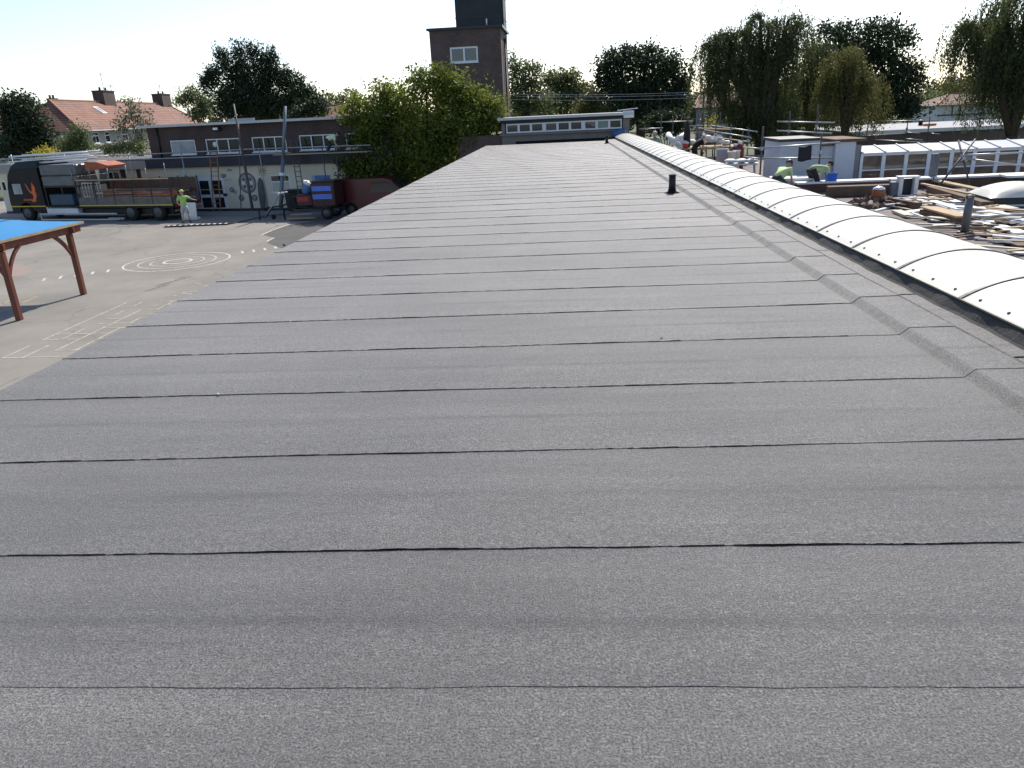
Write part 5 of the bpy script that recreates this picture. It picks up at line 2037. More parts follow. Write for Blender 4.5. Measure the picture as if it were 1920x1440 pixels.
for i, (px, w_, py, Y, s_) in enumerate(((1250, 60, 222, 66, 40), (1480, 120, 238, 66, 41), (1560, 60, 235, 70, 42))):
    tree('hedge_shrub', ('dark hedge behind the far scaffold left of the willow', 'dark undergrowth at the foot of the willow', 'dark undergrowth at the foot of the weeping birch')[i], Y, px,
         [(px + k * w_ * .3, py + 10, w_ * .28, 22) for k in (-1.3, -.5, .3, 1.1)], LEAF_D, .3, 1.2, s_, .1, cat='shrub', trunk_to=1.0, shell=.1)

weeping('willow_tree', 'tall dark weeping willow with high arching limbs beside the scaffold', 50.0, 1430,
        [(1425, 28, 10), (1440, 45, 14), (1485, 35, 14), (1500, 45, 9), (1470, 70, 14), (1345, 70, 12), (1325, 85, 8), (1362, 65, 12), (1385, 62, 12), (1405, 75, 14), (1430, 95, 18), (1455, 110, 18), (1375, 120, 15), (1350, 130, 11), (1440, 150, 20), (1408, 180, 18), (1475, 170, 18), (1372, 195, 14), (1450, 205, 20), (1400, 225, 16)],
        LEAF_W, .17, 62, 31, 2.9, 280, .42, 'weeping trees')
weeping('willow_tree', 'greyish weeping tree between the tall willow and the golden birch', 54.0, 1520,
        [(1505, 95, 20), (1530, 88, 20), (1550, 105, 18), (1515, 130, 24), (1540, 140, 22), (1500, 160, 20), (1560, 165, 16)], LEAF_W, .18, 58, 32, 3.0, 265, .25, 'weeping trees')
weeping('birch_tree', 'golden green weeping birch right of the tall willow', 48.0, 1588,
        [(1590, 98, 18), (1570, 112, 18), (1612, 108, 16), (1595, 135, 24), (1562, 150, 18), (1622, 150, 14), (1590, 180, 26)], LEAF_B, .16, 62, 33, 2.8, 262, .2, 'weeping trees')
weeping('willow_tree', 'weeping tree at the right picture edge hanging into the frame', 44.0, 1905,
        [(1805, 50, 14), (1830, 48, 16), (1855, 45, 18), (1890, 10, 24), (1920, -20, 26), (1900, 50, 28), (1930, 40, 28), (1870, 80, 22), (1905, 100, 28), (1940, 90, 26), (1870, 135, 20), (1900, 150, 30), (1945, 150, 30), (1960, 20, 26)],
        LEAF_W, .17, 66, 34, 2.6, 262, .4, 'weeping trees')

# ------------------------------------------------------------------ telephone wires with their poles
wr = thing('telephone_line', 'sagging telephone wires strung on two poles before the dark round tree', 'wire', (0, 70, GZ))
pa, pb = PY(955, 180, 70), PY(1320, 176, 70)
for p in (pa, pb):
    MB().tube((p.x, 0, 0), (p.x, 0, p.z - GZ + .3), .12, .09, 8).build('pole', BROWNT, wr)
    MB().beam((p.x - .5, 0, p.z - GZ), (p.x + .5, 0, p.z - GZ), .08, .08).build('cross_arm', BROWNT, wr)
for k, dz in enumerate((0, -.28, .18)):
    pts = []
    for i in range(13):
        t = i / 12
        pts.append((pa.x + (pb.x - pa.x) * t, .15 * k, pa.z - GZ + (pb.z - pa.z) * t + dz - .35 * 4 * t * (1 - t) * .4))
    MB().path(pts, .022, 4).build('cable', GREYW, wr)

# ------------------------------------------------------------------ far belt of trees that closes the horizon
fr = np.random.default_rng(77)
cl = []
for i in range(150):
    x = -130 + 300 * i / 149 + fr.normal() * 1.0
    Yf = 165 + fr.uniform(-12, 12)
    hgt = fr.uniform(6.0, 10.5) + 1.2 * math.sin(i * .7)
    n = 520
    d = fr.normal(size=(n, 3))
    d /= np.linalg.norm(d, axis=1)[:, None]
    rad = fr.uniform(.2, 1, n)[:, None] ** .5
    cl.append(np.array([x, Yf, GZ + hgt * .5]) + d * rad * np.array([3.2, 2.5, hgt * .52]))
P = np.concatenate(cl)
tb_ = quads_object('far_tree_belt', leaf_quads(P, .8, fr), leaf_mat('leaf_far', (.030, .048, .022), (.085, .105, .050), .35))
tag(tb_, 'far belt of trees closing the horizon behind the houses', 'trees', None, 'stuff')

# ------------------------------------------------------------------ lower roof on the right
lowb = thing('lower_roof_building', 'lower flat roofed building strewn with timber right of the rooflight', 'building', (0, 0, 0))
LOWM = mat('old_grey_roof', (.175, .150, .140), .9, .16, .7, .2, 20, fine=.15, fscale=40)
MB().span(4.30, 22, -4, 46.4, GZ, LZ - .06).build('wall', BRK, lowb)
MB().span(4.26, 22.2, -4.2, 46.6, LZ - .058, LZ).build('roof', LOWM, lowb)
# old roof sheets with laps, laid across
for i in range(30):
    y0 = 3 + i * 1.0
    MB().add([(4.3, y0, LZ + .003), (22, y0, LZ + .003), (22, y0 + .06, LZ + .014), (4.3, y0 + .06, LZ + .014), (22, y0 + 1.0, LZ + .004), (4.3, y0 + 1.0, LZ + .004)],
             [(0, 1, 2, 3), (3, 2, 4, 5)]).build('roof_sheet', LOWM, lowb)


def L(px, py, z=LZ):
    return G(px, py, z)


# white-topped upstand that crosses the lower roof
up_ = thing('white_topped_upstand', 'long low upstand with bright white top crossing the lower roof', 'parapet', (0, 0, 0))
YU = 26.2
xa, xb = PY(1498, 342, YU).x, 20.0
zt_ = LZ + .33
MB().span(xa, xb, YU + .04, YU + .50, LZ + .006, zt_ - .03).build('upstand', BROWNT, up_)
MB().span(xa - .05, xb, YU, YU + .54, zt_ - .029, zt_ + .03).build('capping', mat('bright_capping', (.78, .78, .77), .6, .08, 2), up_)
for x in (PY(1668, 340, YU).x, PY(1750, 338, YU).x):
    MB().span(x - .02, x + .02, YU - .006, YU + .546, zt_ - .032, zt_ + .036).build('joint_strip', DARK, up_)
q = L(1870, 352)
u2 = MB().cbox((0, 0, 0), (3.6, .7, .07), .01).build('white_board', PALEW)
u2.location = (q.x + 1.6, 25.0, LZ + .42)
u2.rotation_euler = (0, 0, -.12)
tag(u2, 'broad white board resting on the dark box at the right picture edge', 'board')
o = MB().span(-1.5, 1.5, -.2, .25, 0, .38).build('dark_box_kerb', DARK)
o.location = (q.x + 1.7, 25.05, LZ + .006)
o.rotation_euler = (0, 0, -.12)
tag(o, 'long dark kerb box under the broad white board', 'kerb')
# brown low wall in front of the upstand
o = MB().cbox((0, 0, .17), (2.0, .4, .33), .02).build('brown_crate', BROWNT)
a_ = L(1612, 368)
o.location = (a_.x, a_.y, LZ + .006)
o.rotation_euler = (0, 0, -.05)
tag(o, 'long dark brown box standing before the white upstand', 'box')

# ------------------------------------------------------------------ white rendered roof box and the glazed lantern behind
YW = 28.8
WHR = mat('white_rendered', (.55, .58, .62), .85, .08, 1.2)
wb = thing('white_roof_enclosure', 'white rendered roof enclosure with dark coping behind the bending worker', 'enclosure', (0, YW, LZ))


def wx(px, py=300, Y=YW):
    return PY(px, py, Y).x


def wz_(px, py, Y=YW):
    return PY(px, py, Y).z - LZ


m1 = MB().span(wx(1462), wx(1537), 0, 2.2, 0, wz_(1470, 266)).build('wall', WHR, wb)
MB().span(wx(1462) - .08, wx(1537), -.08, 2.28, wz_(1470, 266) + .001, wz_(1470, 262) + .02).build('coping', DARK, wb)
MB().span(wx(1537) + .002, wx(1563), .15, 2.2, 0, wz_(1550, 274)).build('wall', WHR, wb)
MB().span(wx(1537) + .002, wx(1563), .06, 2.28, wz_(1550, 274) + .001, wz_(1550, 270)).build('coping', BROWNT, wb)
MB().span(wx(1563) + .002, wx(1600), -.1, 2.2, 0, wz_(1580, 266)).build('wall', WHR, wb)
MB().span(wx(1563) - .06, wx(1618), -.18, 2.28, wz_(1580, 266) + .001, wz_(1580, 261) + .01).build('coping', BROWNT, wb)
MB().span(wx(1600) + .002, wx(1612), -.05, 2.0, 0, wz_(1606, 272)).build('wall', mat('grey_render2', (.24, .23, .23), .9, .15, 1.5), wb)

ln_ = thing('glazed_lantern', 'long glazed roof lantern with white posts and sloping white top', 'rooflight', (0, YW, LZ))
gx0, gx1 = wx(1614, 300), wx(1614, 300) + 8.6
ze, zt2 = wz_(1620, 288), wz_(1620, 273, YW + .95) - .13
bay = wx(1658, 290) - wx(1616, 290)
nb_ = int((gx1 - gx0) / bay) + 1
SLP = mat('white_glazing', (.74, .75, .77), .3, .05, 2, trans=.2)
for i in range(nb_):
    a, b = gx0 + bay * i, gx0 + bay * (i + 1)
    V = [(a + .03, -.12, ze + .02), (b - .03, -.12, ze + .02), (b - .03, .95, zt2 + .12), (a + .03, .95, zt2 + .12)]
    V += [(x, y, z - .03) for x, y, z in V]
    MB().add(V, [(0, 1, 2, 3), (7, 6, 5, 4), (0, 4, 5, 1), (1, 5, 6, 2), (2, 6, 7, 3), (3, 7, 4, 0)]).build('roof_panel', SLP, ln_)
    MB().beam((a, -.14, ze + .035), (a, .97, zt2 + .135), .05, .05).build('rafter_bar', GREYW, ln_)
    MB().span(a - .065, a + .065, -.05, .05, 0, ze - .001).build('post', WHITE, ln_)
    MB().span(a + .066, b - .066, -.03, .03, .42, .47).build('rail', WHITE, ln_)
    MB().span(a + .066, b - .066, -.03, .03, ze - .09, ze - .002).build('head_rail', WHITE, ln_)
    MB().span(a + .066, b - .066, -.008, .0, .48, ze - .092).build('pane', mat('brown_glass', (.11, .085, .065), .08, .55, 1.6, spec=.8), ln_)
    MB().span(a + .066, b - .066, -.008, .0, .02, .415).build('pane', mat('brown_glass', (.11, .085, .065), .08, .55, 1.6, spec=.8), ln_)
MB().span(gx0 - .02, gx0 + bay * nb_, .96, 1.1, 0, zt2 + .1).build('back_wall', WHR, ln_)
MB().span(gx0, gx0 + bay * nb_, 1.15, 4.0, zt2 - .2, zt2 - .05).build('flat_top', LOWM, ln_)

# ------------------------------------------------------------------ flat roofed block behind, brown wall
YR = 50.0
pr = PY(1612, 246, YR)
rb = thing('far_flat_block', 'far flat roofed block with brown wall behind the glazed lantern', 'building', (pr.x, YR, GZ))
zr = PY(1700, 244, YR).z - GZ
MB().span(0, 16, .2, 12, 0, zr - .08).build('wall', mat('brown_wall', (.15, .115, .10), .9, .2, 1.2), rb)
MB().span(-.2, 16.2, 0, 12.2, zr - .078, zr).build('roof', mat('light_roof', (.33, .33, .35), .85, .12, .5), rb)
MB().span(-.22, 16.2, -.05, -.002, zr - .16, zr + .05).build('eaves_trim', PALEW, rb)
for k, (px, py) in enumerate(((1636, 228), (1726, 232))):
    p = PY(px, py, YR + 6)
    MB().lathe([(.14, 0), (.14, .25), (.2, .27), (.2, .34), (.05, .4)], (p.x - pr.x, 6, zr), 10).build('roof_vent', BLACKP if k else WHITE, rb)
q = PY(1757, 226, YR + 4)
o = MB().cbox((0, 0, .08), (.8, .4, .14), .04).build('orange_sheet', mat('orange_tarp', (.55, .16, .06), .7, .15))
o.location = (q.x, YR + 5, GZ + zr + .002)
tag(o, 'orange bundle lying on the far flat roof', 'bundle')


# ------------------------------------------------------------------ scaffolds on the right
def tube_scaffold(label, origin, rails, standards, boards=(), r=.030):
    t = thing('scaffold', label, 'scaffold', origin, 0, 'scaffolds on the lower roof')
    og = Vector(origin)
    for a, b in rails:
        MB().tube(Vector(a) - og, Vector(b) - og, r, n=8).build('rail', STEEL, t)
    for a, b in standards:
        MB().tube(Vector(a) - og, Vector(b) - og, r, n=8).build('standard', DSTEEL, t)
        p = Vector(a) * .35 + Vector(b) * .65 - og
        MB().cbox(p, (.11, .11, .12), .02).build('coupler', STEEL, t)
    for a, b in boards:
        MB().beam(Vector(a) - og, Vector(b) - og, .24, .04).build('board', TAN, t)
    return t


def dn(px, py, Y, base=LZ):
    p = PY(px, py, Y)
    return (Vector((p.x, p.y, base)), p)


Ya, Yb = 28.1, 36.6
tube_scaffold('scaffold corner with a dark hanging cloth before the white roof enclosure', (wx(1430, 300, Ya), Ya, LZ),
              [(PY(1425, 278, Ya), PY(1575, 267, Ya)), (PY(1425, 297, Ya), PY(1560, 296, Ya)), (PY(1390, 276, Yb), PY(1427, 279, Ya)), (PY(1390, 293, Yb), PY(1427, 298, Ya)),
               (PY(1457, 228, Yb), PY(1565, 230, Yb)), (PY(1457, 245, Yb), PY(1560, 250, Yb))],
              [dn(1431, 237, Ya), dn(1482, 208, Yb), dn(1535, 195, Yb), dn(1541, 250, Ya)])
q0, q1 = PY(1498, 275, Ya - .05), PY(1520, 301, Ya - .05)
V, Fc = [], []
for i in range(7):
    for j in range(6):
        u, v = i / 6, j / 5
        V.append((q0.x + (q1.x - q0.x) * u, Ya - .06 + .02 * math.sin(u * 9 + v * 2), q0.z + (q1.z - q0.z) * v - .03 * math.sin(u * 5)))
for i in range(6):
    for j in range(5):
        a = i * 6 + j
        Fc.append((a, a + 1, a + 7, a + 6))
o = MB().add(V, Fc, True).build('hanging_cloth', cloth('dark', (.02, .019, .024)))
sm_ = o.modifiers.new('thick', 'SOLIDIFY')
sm_.thickness = .015
tag(o, 'dark cloth hanging from the scaffold rail in front of white render', 'cloth')

Yc = 45.0
tube_scaffold('far scaffold of pale rails behind the white rolls near the rooflight end', (wx(1320, 260, Yc), Yc, LZ),
              [(PY(1198, 242, Yc), PY(1243, 240, Yc)), (PY(1231, 229, Yc), PY(1300, 227, Yc)), (PY(1295, 236, Yc), PY(1365, 235, Yc)), (PY(1318, 243, Yc), PY(1408, 258, 38)), (PY(1300, 250, Yc), PY(1365, 252, Yc)),
               (PY(1320, 262, Yc), PY(1365, 266, 42)), (PY(1330, 235, Yc), PY(1420, 247, 39))],
              [dn(1240, 213, Yc), dn(1310, 200, Yc), dn(1320, 218, 43), dn(1343, 222, 42), dn(1371, 232, 41), dn(1404, 240, 40), dn(1262, 220, Yc), dn(1327, 225, Yc), dn(1351, 210, Yc), dn(1393, 245, 40), dn(1292, 215, Yc)],
              [(PY(1295, 247, Yc), PY(1345, 249, Yc)), (PY(1310, 240, 43), PY(1372, 243, 42)), (PY(1330, 256, 41), PY(1405, 266, 40))])
Yd = 25.8
tube_scaffold('crossed scaffold poles with slanting rails at the right of the lower roof', (wx(1800, 330, Yd), Yd, LZ),
              [(PY(1808, 297, Yd), PY(1940, 314, Yd)), (PY(1808, 291, Yd), PY(1940, 285, Yd + 1)), (PY(1812, 300, Yd), PY(1812, 302, Yd + .8))],
              [(PY(1758, 352, Yd - .6), PY(1829, 261, Yd + .3)), (PY(1822, 362, Yd - .6), PY(1797, 263, Yd + .2))])
Ye = 48.4
tube_scaffold('distant edge rails standing along the far flat roof', (wx(1700, 240, Ye), Ye, LZ),
              [(PY(1600, 256, Ye), PY(1700, 250, Ye)), (PY(1697, 248, Ye), PY(1725, 250, Ye)), (PY(1745, 250, Ye), PY(1762, 252, Ye)), (PY(1697, 260, Ye), PY(1730, 263, Ye)), (PY(1640, 262, Ye), PY(1745, 268, Ye)), (PY(1655, 227, Ye), PY(1760, 226, Ye))],
              [dn(1703, 222, Ye), dn(1744, 218, Ye), dn(1614, 232, Ye), dn(1628, 228, Ye)])
# dark square post in front of the lantern
p = PY(1755, 288, 26.6)
o = MB().cbox((0, 0, (p.z - LZ) / 2), (.20, .18, p.z - LZ), .015).build('flue_post', mat('slate_post', (.13, .14, .16), .5, .15, 3))
o.location = (p.x, 26.6, LZ)
tag(o, 'square slate grey post standing before the glazed lantern', 'post')
# grey open box vent
p = L(1698, 368)
t = thing('vent_cowl', 'pale open sided vent cowl between the rubble and the planks', 'vent', (p.x, p.y, LZ + .004), -.1)
for sx in (-.22, .22):
    MB().cbox((sx, 0, .28), (.12, .3, .56), .012).build('side_panel', PALEW, t)
MB().cbox((0, .08, .27), (.34, .04, .5), .01).build('back_panel', DARK, t)
MB().cbox((0, 0, .585), (.62, .36, .05), .01).build('cap', PALEW, t)
MB().cbox((-.38, .05, .22), (.18, .3, .44), .015).build('side_box', mat('slate_post', (.13, .14, .16), .5, .15, 3), t)
# lower-roof soil pipe
p = L(1808, 438)
h_ = PY(1826, 366, p.y).z - LZ
t = thing('vent_pipe', 'grey vent pipe with ribbed cap rising among the white planks', 'vent pipe', (p.x, p.y, LZ + .004))
GP = mat('grey_pipe', (.15, .145, .14), .5, .15, 4)
MB().lathe([(.085, 0), (.085, h_ * .93), (.080, h_ * .93)], n=18).build('pipe', GP, t)
cp_ = MB()
for i in range(14):
    a = 2 * math.pi * i / 14
    cp_.box((.078 * math.cos(a), .078 * math.sin(a), h_ * .95), (.016, .016, h_ * .06), a)
cp_.build('cap_grille', GP, t)
MB().lathe([(.09, h_ * .975), (.088, h_ * 1.0), (.02, h_ * 1.015)], n=18).build('cap', GP, t)
MB().lathe([(.17, 0), (.13, .03), (.09, .05)], n=18).build('collar', BITUMEN, t)
# domed rooflight
p = L(1905, 388)
t = thing('dome_rooflight', 'white domed rooflight on a dark kerb at the right picture edge', 'rooflight', (p.x + .25, p.y + .6, LZ + .004), -.1)
MB().prism([(-.95, 0), (.95, 0), (.88, .26), (-.88, .26)], -.75, .75, lambda u, v, d: (u, d, v)).build('kerb', DARK, t)
V, Fc = [], []
n_ = 14
for i in range(n_ + 1):
    for j in range(n_ + 1):
        u, v = i / n_ * 2 - 1, j / n_ * 2 - 1
        V.append((u * .93, v * .8, .265 + .34 * ((1 - u * u) * (1 - v * v)) ** .6))
for i in range(n_):
    for j in range(n_):
        a = i * (n_ + 1) + j
        Fc.append((a, a + n_ + 1, a + n_ + 2, a + 1))
MB().add(V, Fc, True).build('dome', OPAL, t)

# ------------------------------------------------------------------ rubble heap with rusty pot
p = L(1645, 385)
rbm = mat('rubble_brown', (.17, .12, .09), .95, .35, 5)
rb_ = random.Random(5)
hp = MB()
for i in range(90):
    a, d = rb_.uniform(0, 6.28), rb_.random() ** .6
    s = rb_.uniform(.04, .13)
    hp.box((math.cos(a) * d * .95, math.sin(a) * d * .8, s * .4 + .22 * (1 - d)), (s * 1.6, s, s), mtx=Matrix.Rotation(rb_.uniform(0, 3), 3, Vector((rb_.random(), rb_.random(), rb_.random() + .2)).normalized()))
o = hp.build('rubble_heap', rbm)
o.location = (p.x, p.y, LZ)
tag(o, 'heap of brown rubble with a rusty pot on the lower roof', 'rubble', None, 'stuff')
t = thing('bitumen_pot', 'rusty orange pot with shiny lid sitting on the rubble heap', 'pot', (p.x - .05, p.y - .1, LZ + .18))
MB().lathe([(.12, 0), (.17, .10), (.18, .26), (.165, .28)], n=18).build('body', mat('rusty_pot', (.30, .10, .045), .6, .25, 6), t)
MB().lathe([(.175, .281), (.15, .33), (.06, .37), (.02, .375)], n=18).build('lid', mat('polished_lid', (.8, .8, .82), .15, .03, metal=1.0), t)

# ------------------------------------------------------------------ timber, sheets and tubes strewn over the lower roof
CREAMT = mat('cream_board', (.52, .46, .36), .8, .12, 2.5)
BLUEW = mat('blue_white_sheet', (.60, .63, .70), .6, .08, 2)


def plank(name, a, b, w, h, m, label, group, lift=0.0, cat='plank'):
    """a, b: photo points on the lower roof"""
    p, q = L(*a), L(*b)
    d = q - p
    o = MB().cbox((0, 0, 0), (d.length, w, h), min(.008, h * .2)).build(name, m)
    c = (p + q) / 2
    o.location = (c.x, c.y, LZ + .006 + h / 2 + lift)
    o.rotation_euler = (random.uniform(-.02, .02), random.uniform(-.015, .015), math.atan2(d.y, d.x))
    return tag(o, label, cat, group)


GRP = 'loose boards on the lower roof'
plank('timber_plank', (1745, 352), (1842, 374), .24, .06, TAN, 'longest tan plank on top of the timber pile', GRP, .22)
plank('timber_plank', (1727, 356), (1822, 380), .12, .05, TAN, 'narrow tan plank left of the longest plank', GRP, .18)
plank('timber_plank', (1745, 362), (1850, 392), .30, .20, BROWNT, 'dark timber stack under the long tan planks', GRP, .0)
bx_ = plank('timber_crate', (1738, 404), (1808, 424), .42, .05, TAN, 'tan boarded lid of the long dark crate', GRP, .18, 'board')
plank('timber_crate', (1736, 404), (1806, 424), .36, .17, BROWNT, 'long dark crate under the tan board', GRP, .0, 'crate')
plank('timber_beam', (1672, 386), (1722, 396), .16, .22, BROWNT, 'short dark beam near the rubble heap', GRP, 0, 'beam')
plank('metal_strip', (1700, 400), (1750, 420), .05, .03, PALEW, 'thin white strip beside the long dark crate', GRP, .05, 'strip')
for i, (a, b, w, m, lab) in enumerate((
        ((1690, 372), (1740, 388), .10, CREAMT, 'first narrow cream batten by the vent cowl'),
        ((1700, 370), (1752, 388), .10, PALEW, 'second narrow white batten by the vent cowl'),
        ((1712, 370), (1800, 402), .14, PALEW, 'long white batten running under the grey vent pipe'),
        ((1735, 378), (1830, 412), .20, BLUEW, 'wide bluish white board left of the grey vent pipe'),
        ((1790, 385), (1870, 408), .34, BLUEW, 'broad bluish white sheet behind the grey vent pipe'),
        ((1820, 396), (1918, 420), .34, BLUEW, 'long bluish white sheet right of the grey vent pipe'),
        ((1830, 410), (1900, 432), .22, PALEW, 'white board lying right of the vent pipe foot'),
        ((1845, 424), (1915, 446), .20, PALEW, 'white board nearest the right picture edge'),
        ((1838, 430), (1875, 446), .08, CREAMT, 'thin cream batten right of the vent pipe foot'),
        ((1826, 436), (1880, 458), .10, BROWNT, 'dark batten nearest the rooflight on the right'),
        ((1870, 448), (1925, 470), .22, BROWNT, 'dark plank at the lower right corner of the debris'),
        ((1850, 398), (1930, 404), .10, TAN, 'tan batten under the domed rooflight'),
        ((1730, 366), (1770, 372), .28, TAN, 'short tan offcut left of the timber pile'),
        ((1752, 372), (1790, 384), .24, CREAMT, 'short cream offcut left of the timber pile'),
        ((1772, 378), (1800, 388), .14, BLUEW, 'small bluish white offcut before the timber pile'),
        ((1655, 392), (1690, 388), .10, DARK, 'dark strip pointing at the rubble heap'),
        ((1640, 398), (1672, 390), .06, PALEW, 'thin pale strip by the rooflight near the rubble'),
        ((1680, 400), (1705, 410), .16, CREAMT, 'cream offcut behind the rooflight near the crate'),
        ((1900, 372), (1935, 380), .18, CREAMT, 'cream board below the domed rooflight kerb'),
        ((1868, 392), (1895, 399), .26, CREAMT, 'square cream offcut before the domed rooflight'))):
    plank('loose_board', a, b, w * 1.55, .03 + .02 * (i % 3), m, lab, GRP, .02 * (i % 4), 'board')
rd_ = random.Random(12)
for i in range(150):
    px, py = rd_.uniform(1655, 1930), rd_.uniform(372, 480)
    if py > 386 + (px - 1640) * .36 or py < 350 + (px - 1700) * .12:
        continue
    p = L(px, py)
    ln = rd_.uniform(.25, 1.6)
    o = MB().cbox((0, 0, 0), (ln, rd_.uniform(.04, .18), .03), .004).build('timber_scrap', (PALEW, TAN, BROWNT, CREAMT, DARK)[i % 5])
    o.location = (p.x, p.y, LZ + .04 + rd_.uniform(0, .1))
    o.rotation_euler = (rd_.uniform(-.12, .12), rd_.uniform(-.1, .1), rd_.uniform(-1.1, .3))
    tag(o, ('small white', 'small tan', 'small brown', 'small cream', 'small black')[i % 5] + ' scrap among the strewn boards', 'scrap', ('white', 'tan', 'brown', 'cream', 'black')[i % 5] + ' scraps among the boards')
for i, (a, b, lab) in enumerate((((1812, 420), (1925, 415), 'grey tube lying across the white boards on the right'), ((1655, 350), (1700, 346), 'grey tube lying in front of the white upstand'), ((1870, 360), (1925, 355), 'grey tube behind the domed rooflight'))):
    p, q = L(*a), L(*b)
    tag(MB().tube(p + Vector((0, 0, .16)), q + Vector((0, 0, .16)), .03).build('scaffold_tube', STEEL), lab, 'tube', GRP)

# ------------------------------------------------------------------ people and supplies beyond the rooflight
p = L(1512, 359)
person('bending worker in grey and lime jacket at the white upstand', (p.x, p.y - .3, LZ + .006), -1.25,
       stand(1.5, (-.2, .62, .20), (.2, .66, .16), .20, .14), mat('grey_lime_jacket', (.42, .50, .24), .8, .5, 6), (.025, .025, .03), hair=(.04, .03, .025))
p = L(1455, 364)
person('worker in lime vest with dark cap leaning beyond the rooflight', (p.x, p.y, LZ + .006), -.9,
       stand(1.0, (-.15, .5, .15), (.25, .55, .1), .42), mat('pale_lime', (.55, .66, .30), .75, .12, 6), (.05, .05, .055), hat=(.03, .03, .03))
p = PY(1230, 236, 39.5)
person('worker in cap and pale lime vest behind the far end of the rooflight', (p.x, 39.5, LZ + .006), 2.6,
       stand(.15, (-.28, .25, 1.0), (.3, .3, 1.05)), mat('pale_hi_vis2', (.34, .45, .33), .8, .45, 7), (.05, .05, .055), hat=(.42, .38, .32))
p = PY(1302, 250, 41.0)
person('stooping worker in black with a white cap by the far scaffold', (p.x, 41, LZ + .006), -1.4,
       stand(.8, (-.2, .55, .6), (.2, .6, .55), .1), (.015, .014, .016), (.02, .018, .02), hat=(.7, .7, .68))
# closed dark parasol-like wrapped bundle
p = PY(1289, 226, 42.0)
hb_ = p.z - LZ
o = MB().lathe([(.10, 0), (.16, .3), (.19, hb_ * .45), (.17, hb_ * .75), (.11, hb_ * .93), (.04, hb_)], n=12).build('wrapped_bundle', cloth('plum', (.028, .018, .020)))
o.location = (p.x, 42.0, LZ + .004)
tag(o, 'tall dark wrapped bundle standing by the far scaffold', 'bundle')
# white membrane rolls
for i, (a, b, lab) in enumerate((((1253, 252), (1263, 268), 'upper leaning white roll near the rooflight end'), ((1263, 262), (1276, 276), 'lower leaning white roll near the rooflight end'), ((1283, 253), (1268, 262), 'white roll lying behind the two leaning rolls'))):
    A, B = PY(*a, 41.5 + .4 * i), PY(*b, 40.6 + .4 * i)
    o = MB().tube(A, B, .14, n=16).build('membrane_roll', PALEW)
    tag(o, lab, 'roll', 'white membrane rolls')
# pallet of white sacks far back
for i, (px, py) in enumerate(((1282, 268), (1296, 266), (1318, 264), (1335, 262), (1350, 265), (1362, 268), (1325, 258), (1345, 257))):
    p = PY(px, py, 41.9 + .3 * (i % 3))
    o = MB().blob((0, 0, 0), (.28, .24, .13), 14, 8, .12, i).build('white_sack', PALEW)
    o.location = (p.x, p.y, p.z)
    tag(o, 'plump white sack piled under the far scaffold rails', 'sack', 'white sacks by the far scaffold')
plat = MB().cbox((0, 0, 0), (3.4, 2.2, .10), .01)
p = PY(1325, 274, 42.3)
o = plat.build('timber_platform', TAN)
o.location = (p.x, p.y, p.z - .06)
tag(o, 'timber platform carrying the white sacks by the far scaffold', 'platform')
lg = PY(1325, 274, 42.3)
o2 = thing('trestle', 'dark trestle carrying the timber platform', 'trestle', (lg.x, lg.y, LZ))
for sx in (-1.5, 1.5):
    for sy in (-.9, .9):
        MB().tube((sx, sy, 0), (sx, sy, lg.z - LZ - .11), .04).build('leg', DSTEEL, o2)
p = PY(1303, 270, 40.5)
o = MB().cbox((0, 0, 0), (.42, .3, .22), .04).build('red_toolbox', mat('bright_red', (.55, .04, .03), .5, .1))
o.location = (PY(1325, 274, 42.3).x - 1.35, 42.3 - .85, PY(1325, 274, 42.3).z + .105)
tag(o, 'small red box beside the stooping worker in black', 'box')
# buckets, gas bottles
def bucket(px, py, top_py, Y, r, m, label):
    a, b = PY(px, py, Y), PY(px, top_py, Y)
    h = max(.3, b.z - LZ)
    t = thing('bucket', label, 'bucket', (a.x, Y, LZ + .004), 0, 'buckets beyond the rooflight')
    MB().lathe([(r * .85, 0), (r, h), (r * 1.06, h), (r * 1.06, h - .05), (r * .95, h - .05), (r * .8, h * .9)], n=18).build('body', m, t)
    MB().lathe([(r * .9, h * .97), (r * .2, h * .985)], n=18).build('lid', PALEW, t)
    return t


BWH = mat('bluish_white_plastic', (.50, .56, .68), .5, .06)
bucket(1353, 297, 279, 35.0, .24, BWH, 'tall bluish white drum left of the red gas bottle')
bucket(1371, 300, 284, 34.0, .17, PALEW, 'white bucket in front of the red gas bottle')
bucket(1380, 300, 282, 34.3, .16, PALEW, 'taller white bucket touching the red gas bottle')
for i, (px, tp_, Y, lab) in enumerate(((1388, 265, 35.6, 'tall dark red gas bottle by the scaffold corner'), (1379, 270, 36.4, 'dark red gas bottle half hidden behind the white buckets'))):
    p = PY(px, tp_, Y)
    h = p.z - LZ
    t = thing('gas_bottle', lab, 'gas bottle', (p.x, Y, LZ + .004), 0, 'gas bottles')
    MB().lathe([(.17, 0), (.19, .04), (.19, h * .78), (.15, h * .88), (.06, h * .92)], n=18).build('body', mat('gas_red', (.20, .02, .022), .45, .2, 4), t)
    MB().lathe([(.09, h * .9), (.10, h), (.07, h)], n=12).build('valve_guard', PALEW, t)
p = PY(1364, 285, 35.8)
o = MB().cbox((0, 0, .45), (.45, .4, .9), .06).build('black_sack', BLACKP)
o.location = (p.x, 35.8, LZ + .004)
tag(o, 'black sack between the bluish drum and the gas bottle', 'sack')
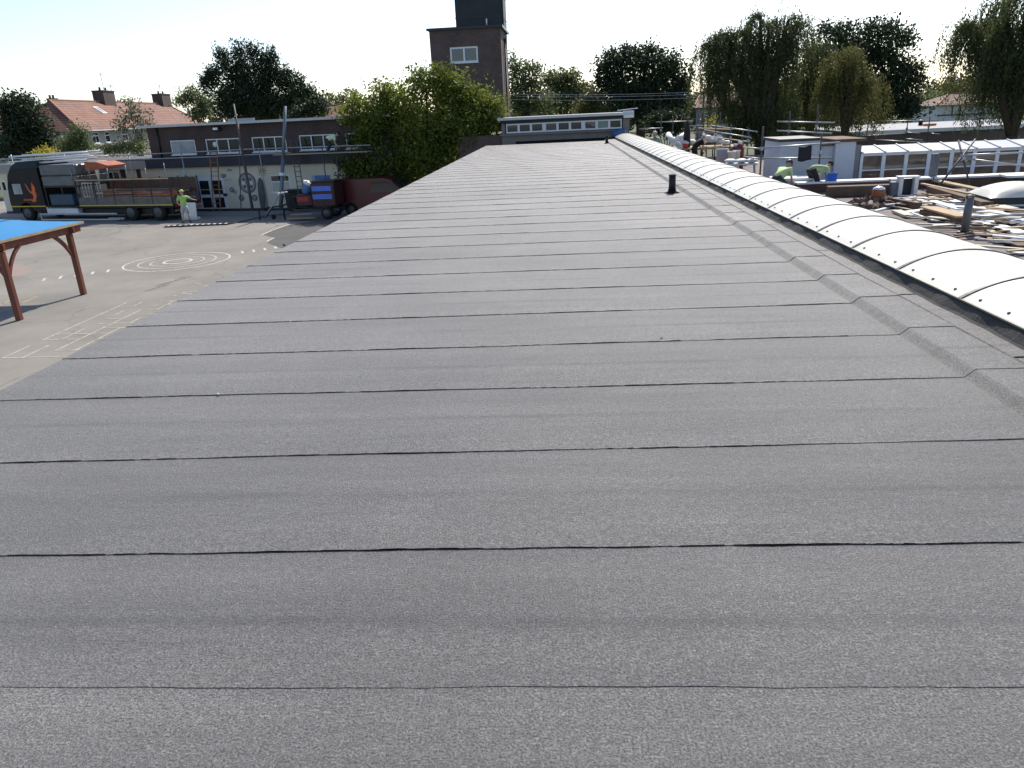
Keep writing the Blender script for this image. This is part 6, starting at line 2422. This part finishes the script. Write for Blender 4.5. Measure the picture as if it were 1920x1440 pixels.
# cloth-draped white table
p = PY(1390, 306, 31.2)
t = thing('trestle_table', 'white topped trestle table heaped with white sacks beyond the rooflight', 'table', (p.x, 31.2, LZ + .004), -.3)
zt3 = p.z - LZ
MB().cbox((0, 0, zt3 - .03), (1.25, .7, .06), .01).build('table_top', PALEW, t)
for sx in (-.55, .55):
    for sy in (-.28, .28):
        MB().tube((sx, sy, 0), (sx * .9, sy, zt3 - .06), .03).build('leg', GREYW, t)
for i, (x, lab) in enumerate(((-.42, 'leftmost white sack on the trestle table'), (0, 'middle white sack on the trestle table'), (.4, 'rightmost white sack on the trestle table'))):
    o = MB().blob((0, 0, .09), (.23, .26, .09), 14, 8, .10, i + 30).build('white_sack', PALEW)
    o.location = (p.x + x * math.cos(-.3), 31.2 + x * math.sin(-.3), LZ + zt3 + .004)
    tag(o, lab, 'sack', 'sacks on the trestle table')
# white insulation board and blue crate by the bending worker
p = PY(1490, 332, 27.0)
o = MB().cbox((0, 0, 0), (1.5, 1.0, .09), .012).build('insulation_board', PALEW)
o.location = (p.x, 27.2, zt_ + .09)
o.rotation_euler = (0, 0, -.2)
tag(o, 'thick white insulation board lying between the two lime workers', 'board')
p = PY(1558, 330, 26.5)
t = thing('blue_crate', 'bright blue crate on the white upstand beside the bending worker', 'crate', (p.x, YU + .27, zt_ + .034))
BC = mat('crate_blue', (.02, .11, .52), .45, .1)
m_ = MB().span(-.15, .15, -.13, .13, 0, .02)
for a, b, c, d in ((-.15, .15, -.13, -.115), (-.15, .15, .115, .13), (-.15, -.135, -.114, .114), (.135, .15, -.114, .114)):
    m_.span(a, b, c, d, .021, .24)
m_.build('body', BC, t)
MB().span(-.17, .17, -.15, -.132, .21, .25).span(-.17, .17, .132, .15, .21, .25).build('rim', BC, t)
# blue tarpaulin at the far end of the rooflight
p = PY(1163, 243, 41.6)
o = MB().blob((0, 0, 0), (.42, .3, .26), 12, 8, .22, 3).build('tarpaulin_bundle', mat('tarp_blue', (.06, .12, .26), .35, .25, 5))
o.location = (p.x, yend + .55, RZ + STEP + .20)
tag(o, 'crumpled blue tarpaulin bundle at the far end of the rooflight', 'tarpaulin')
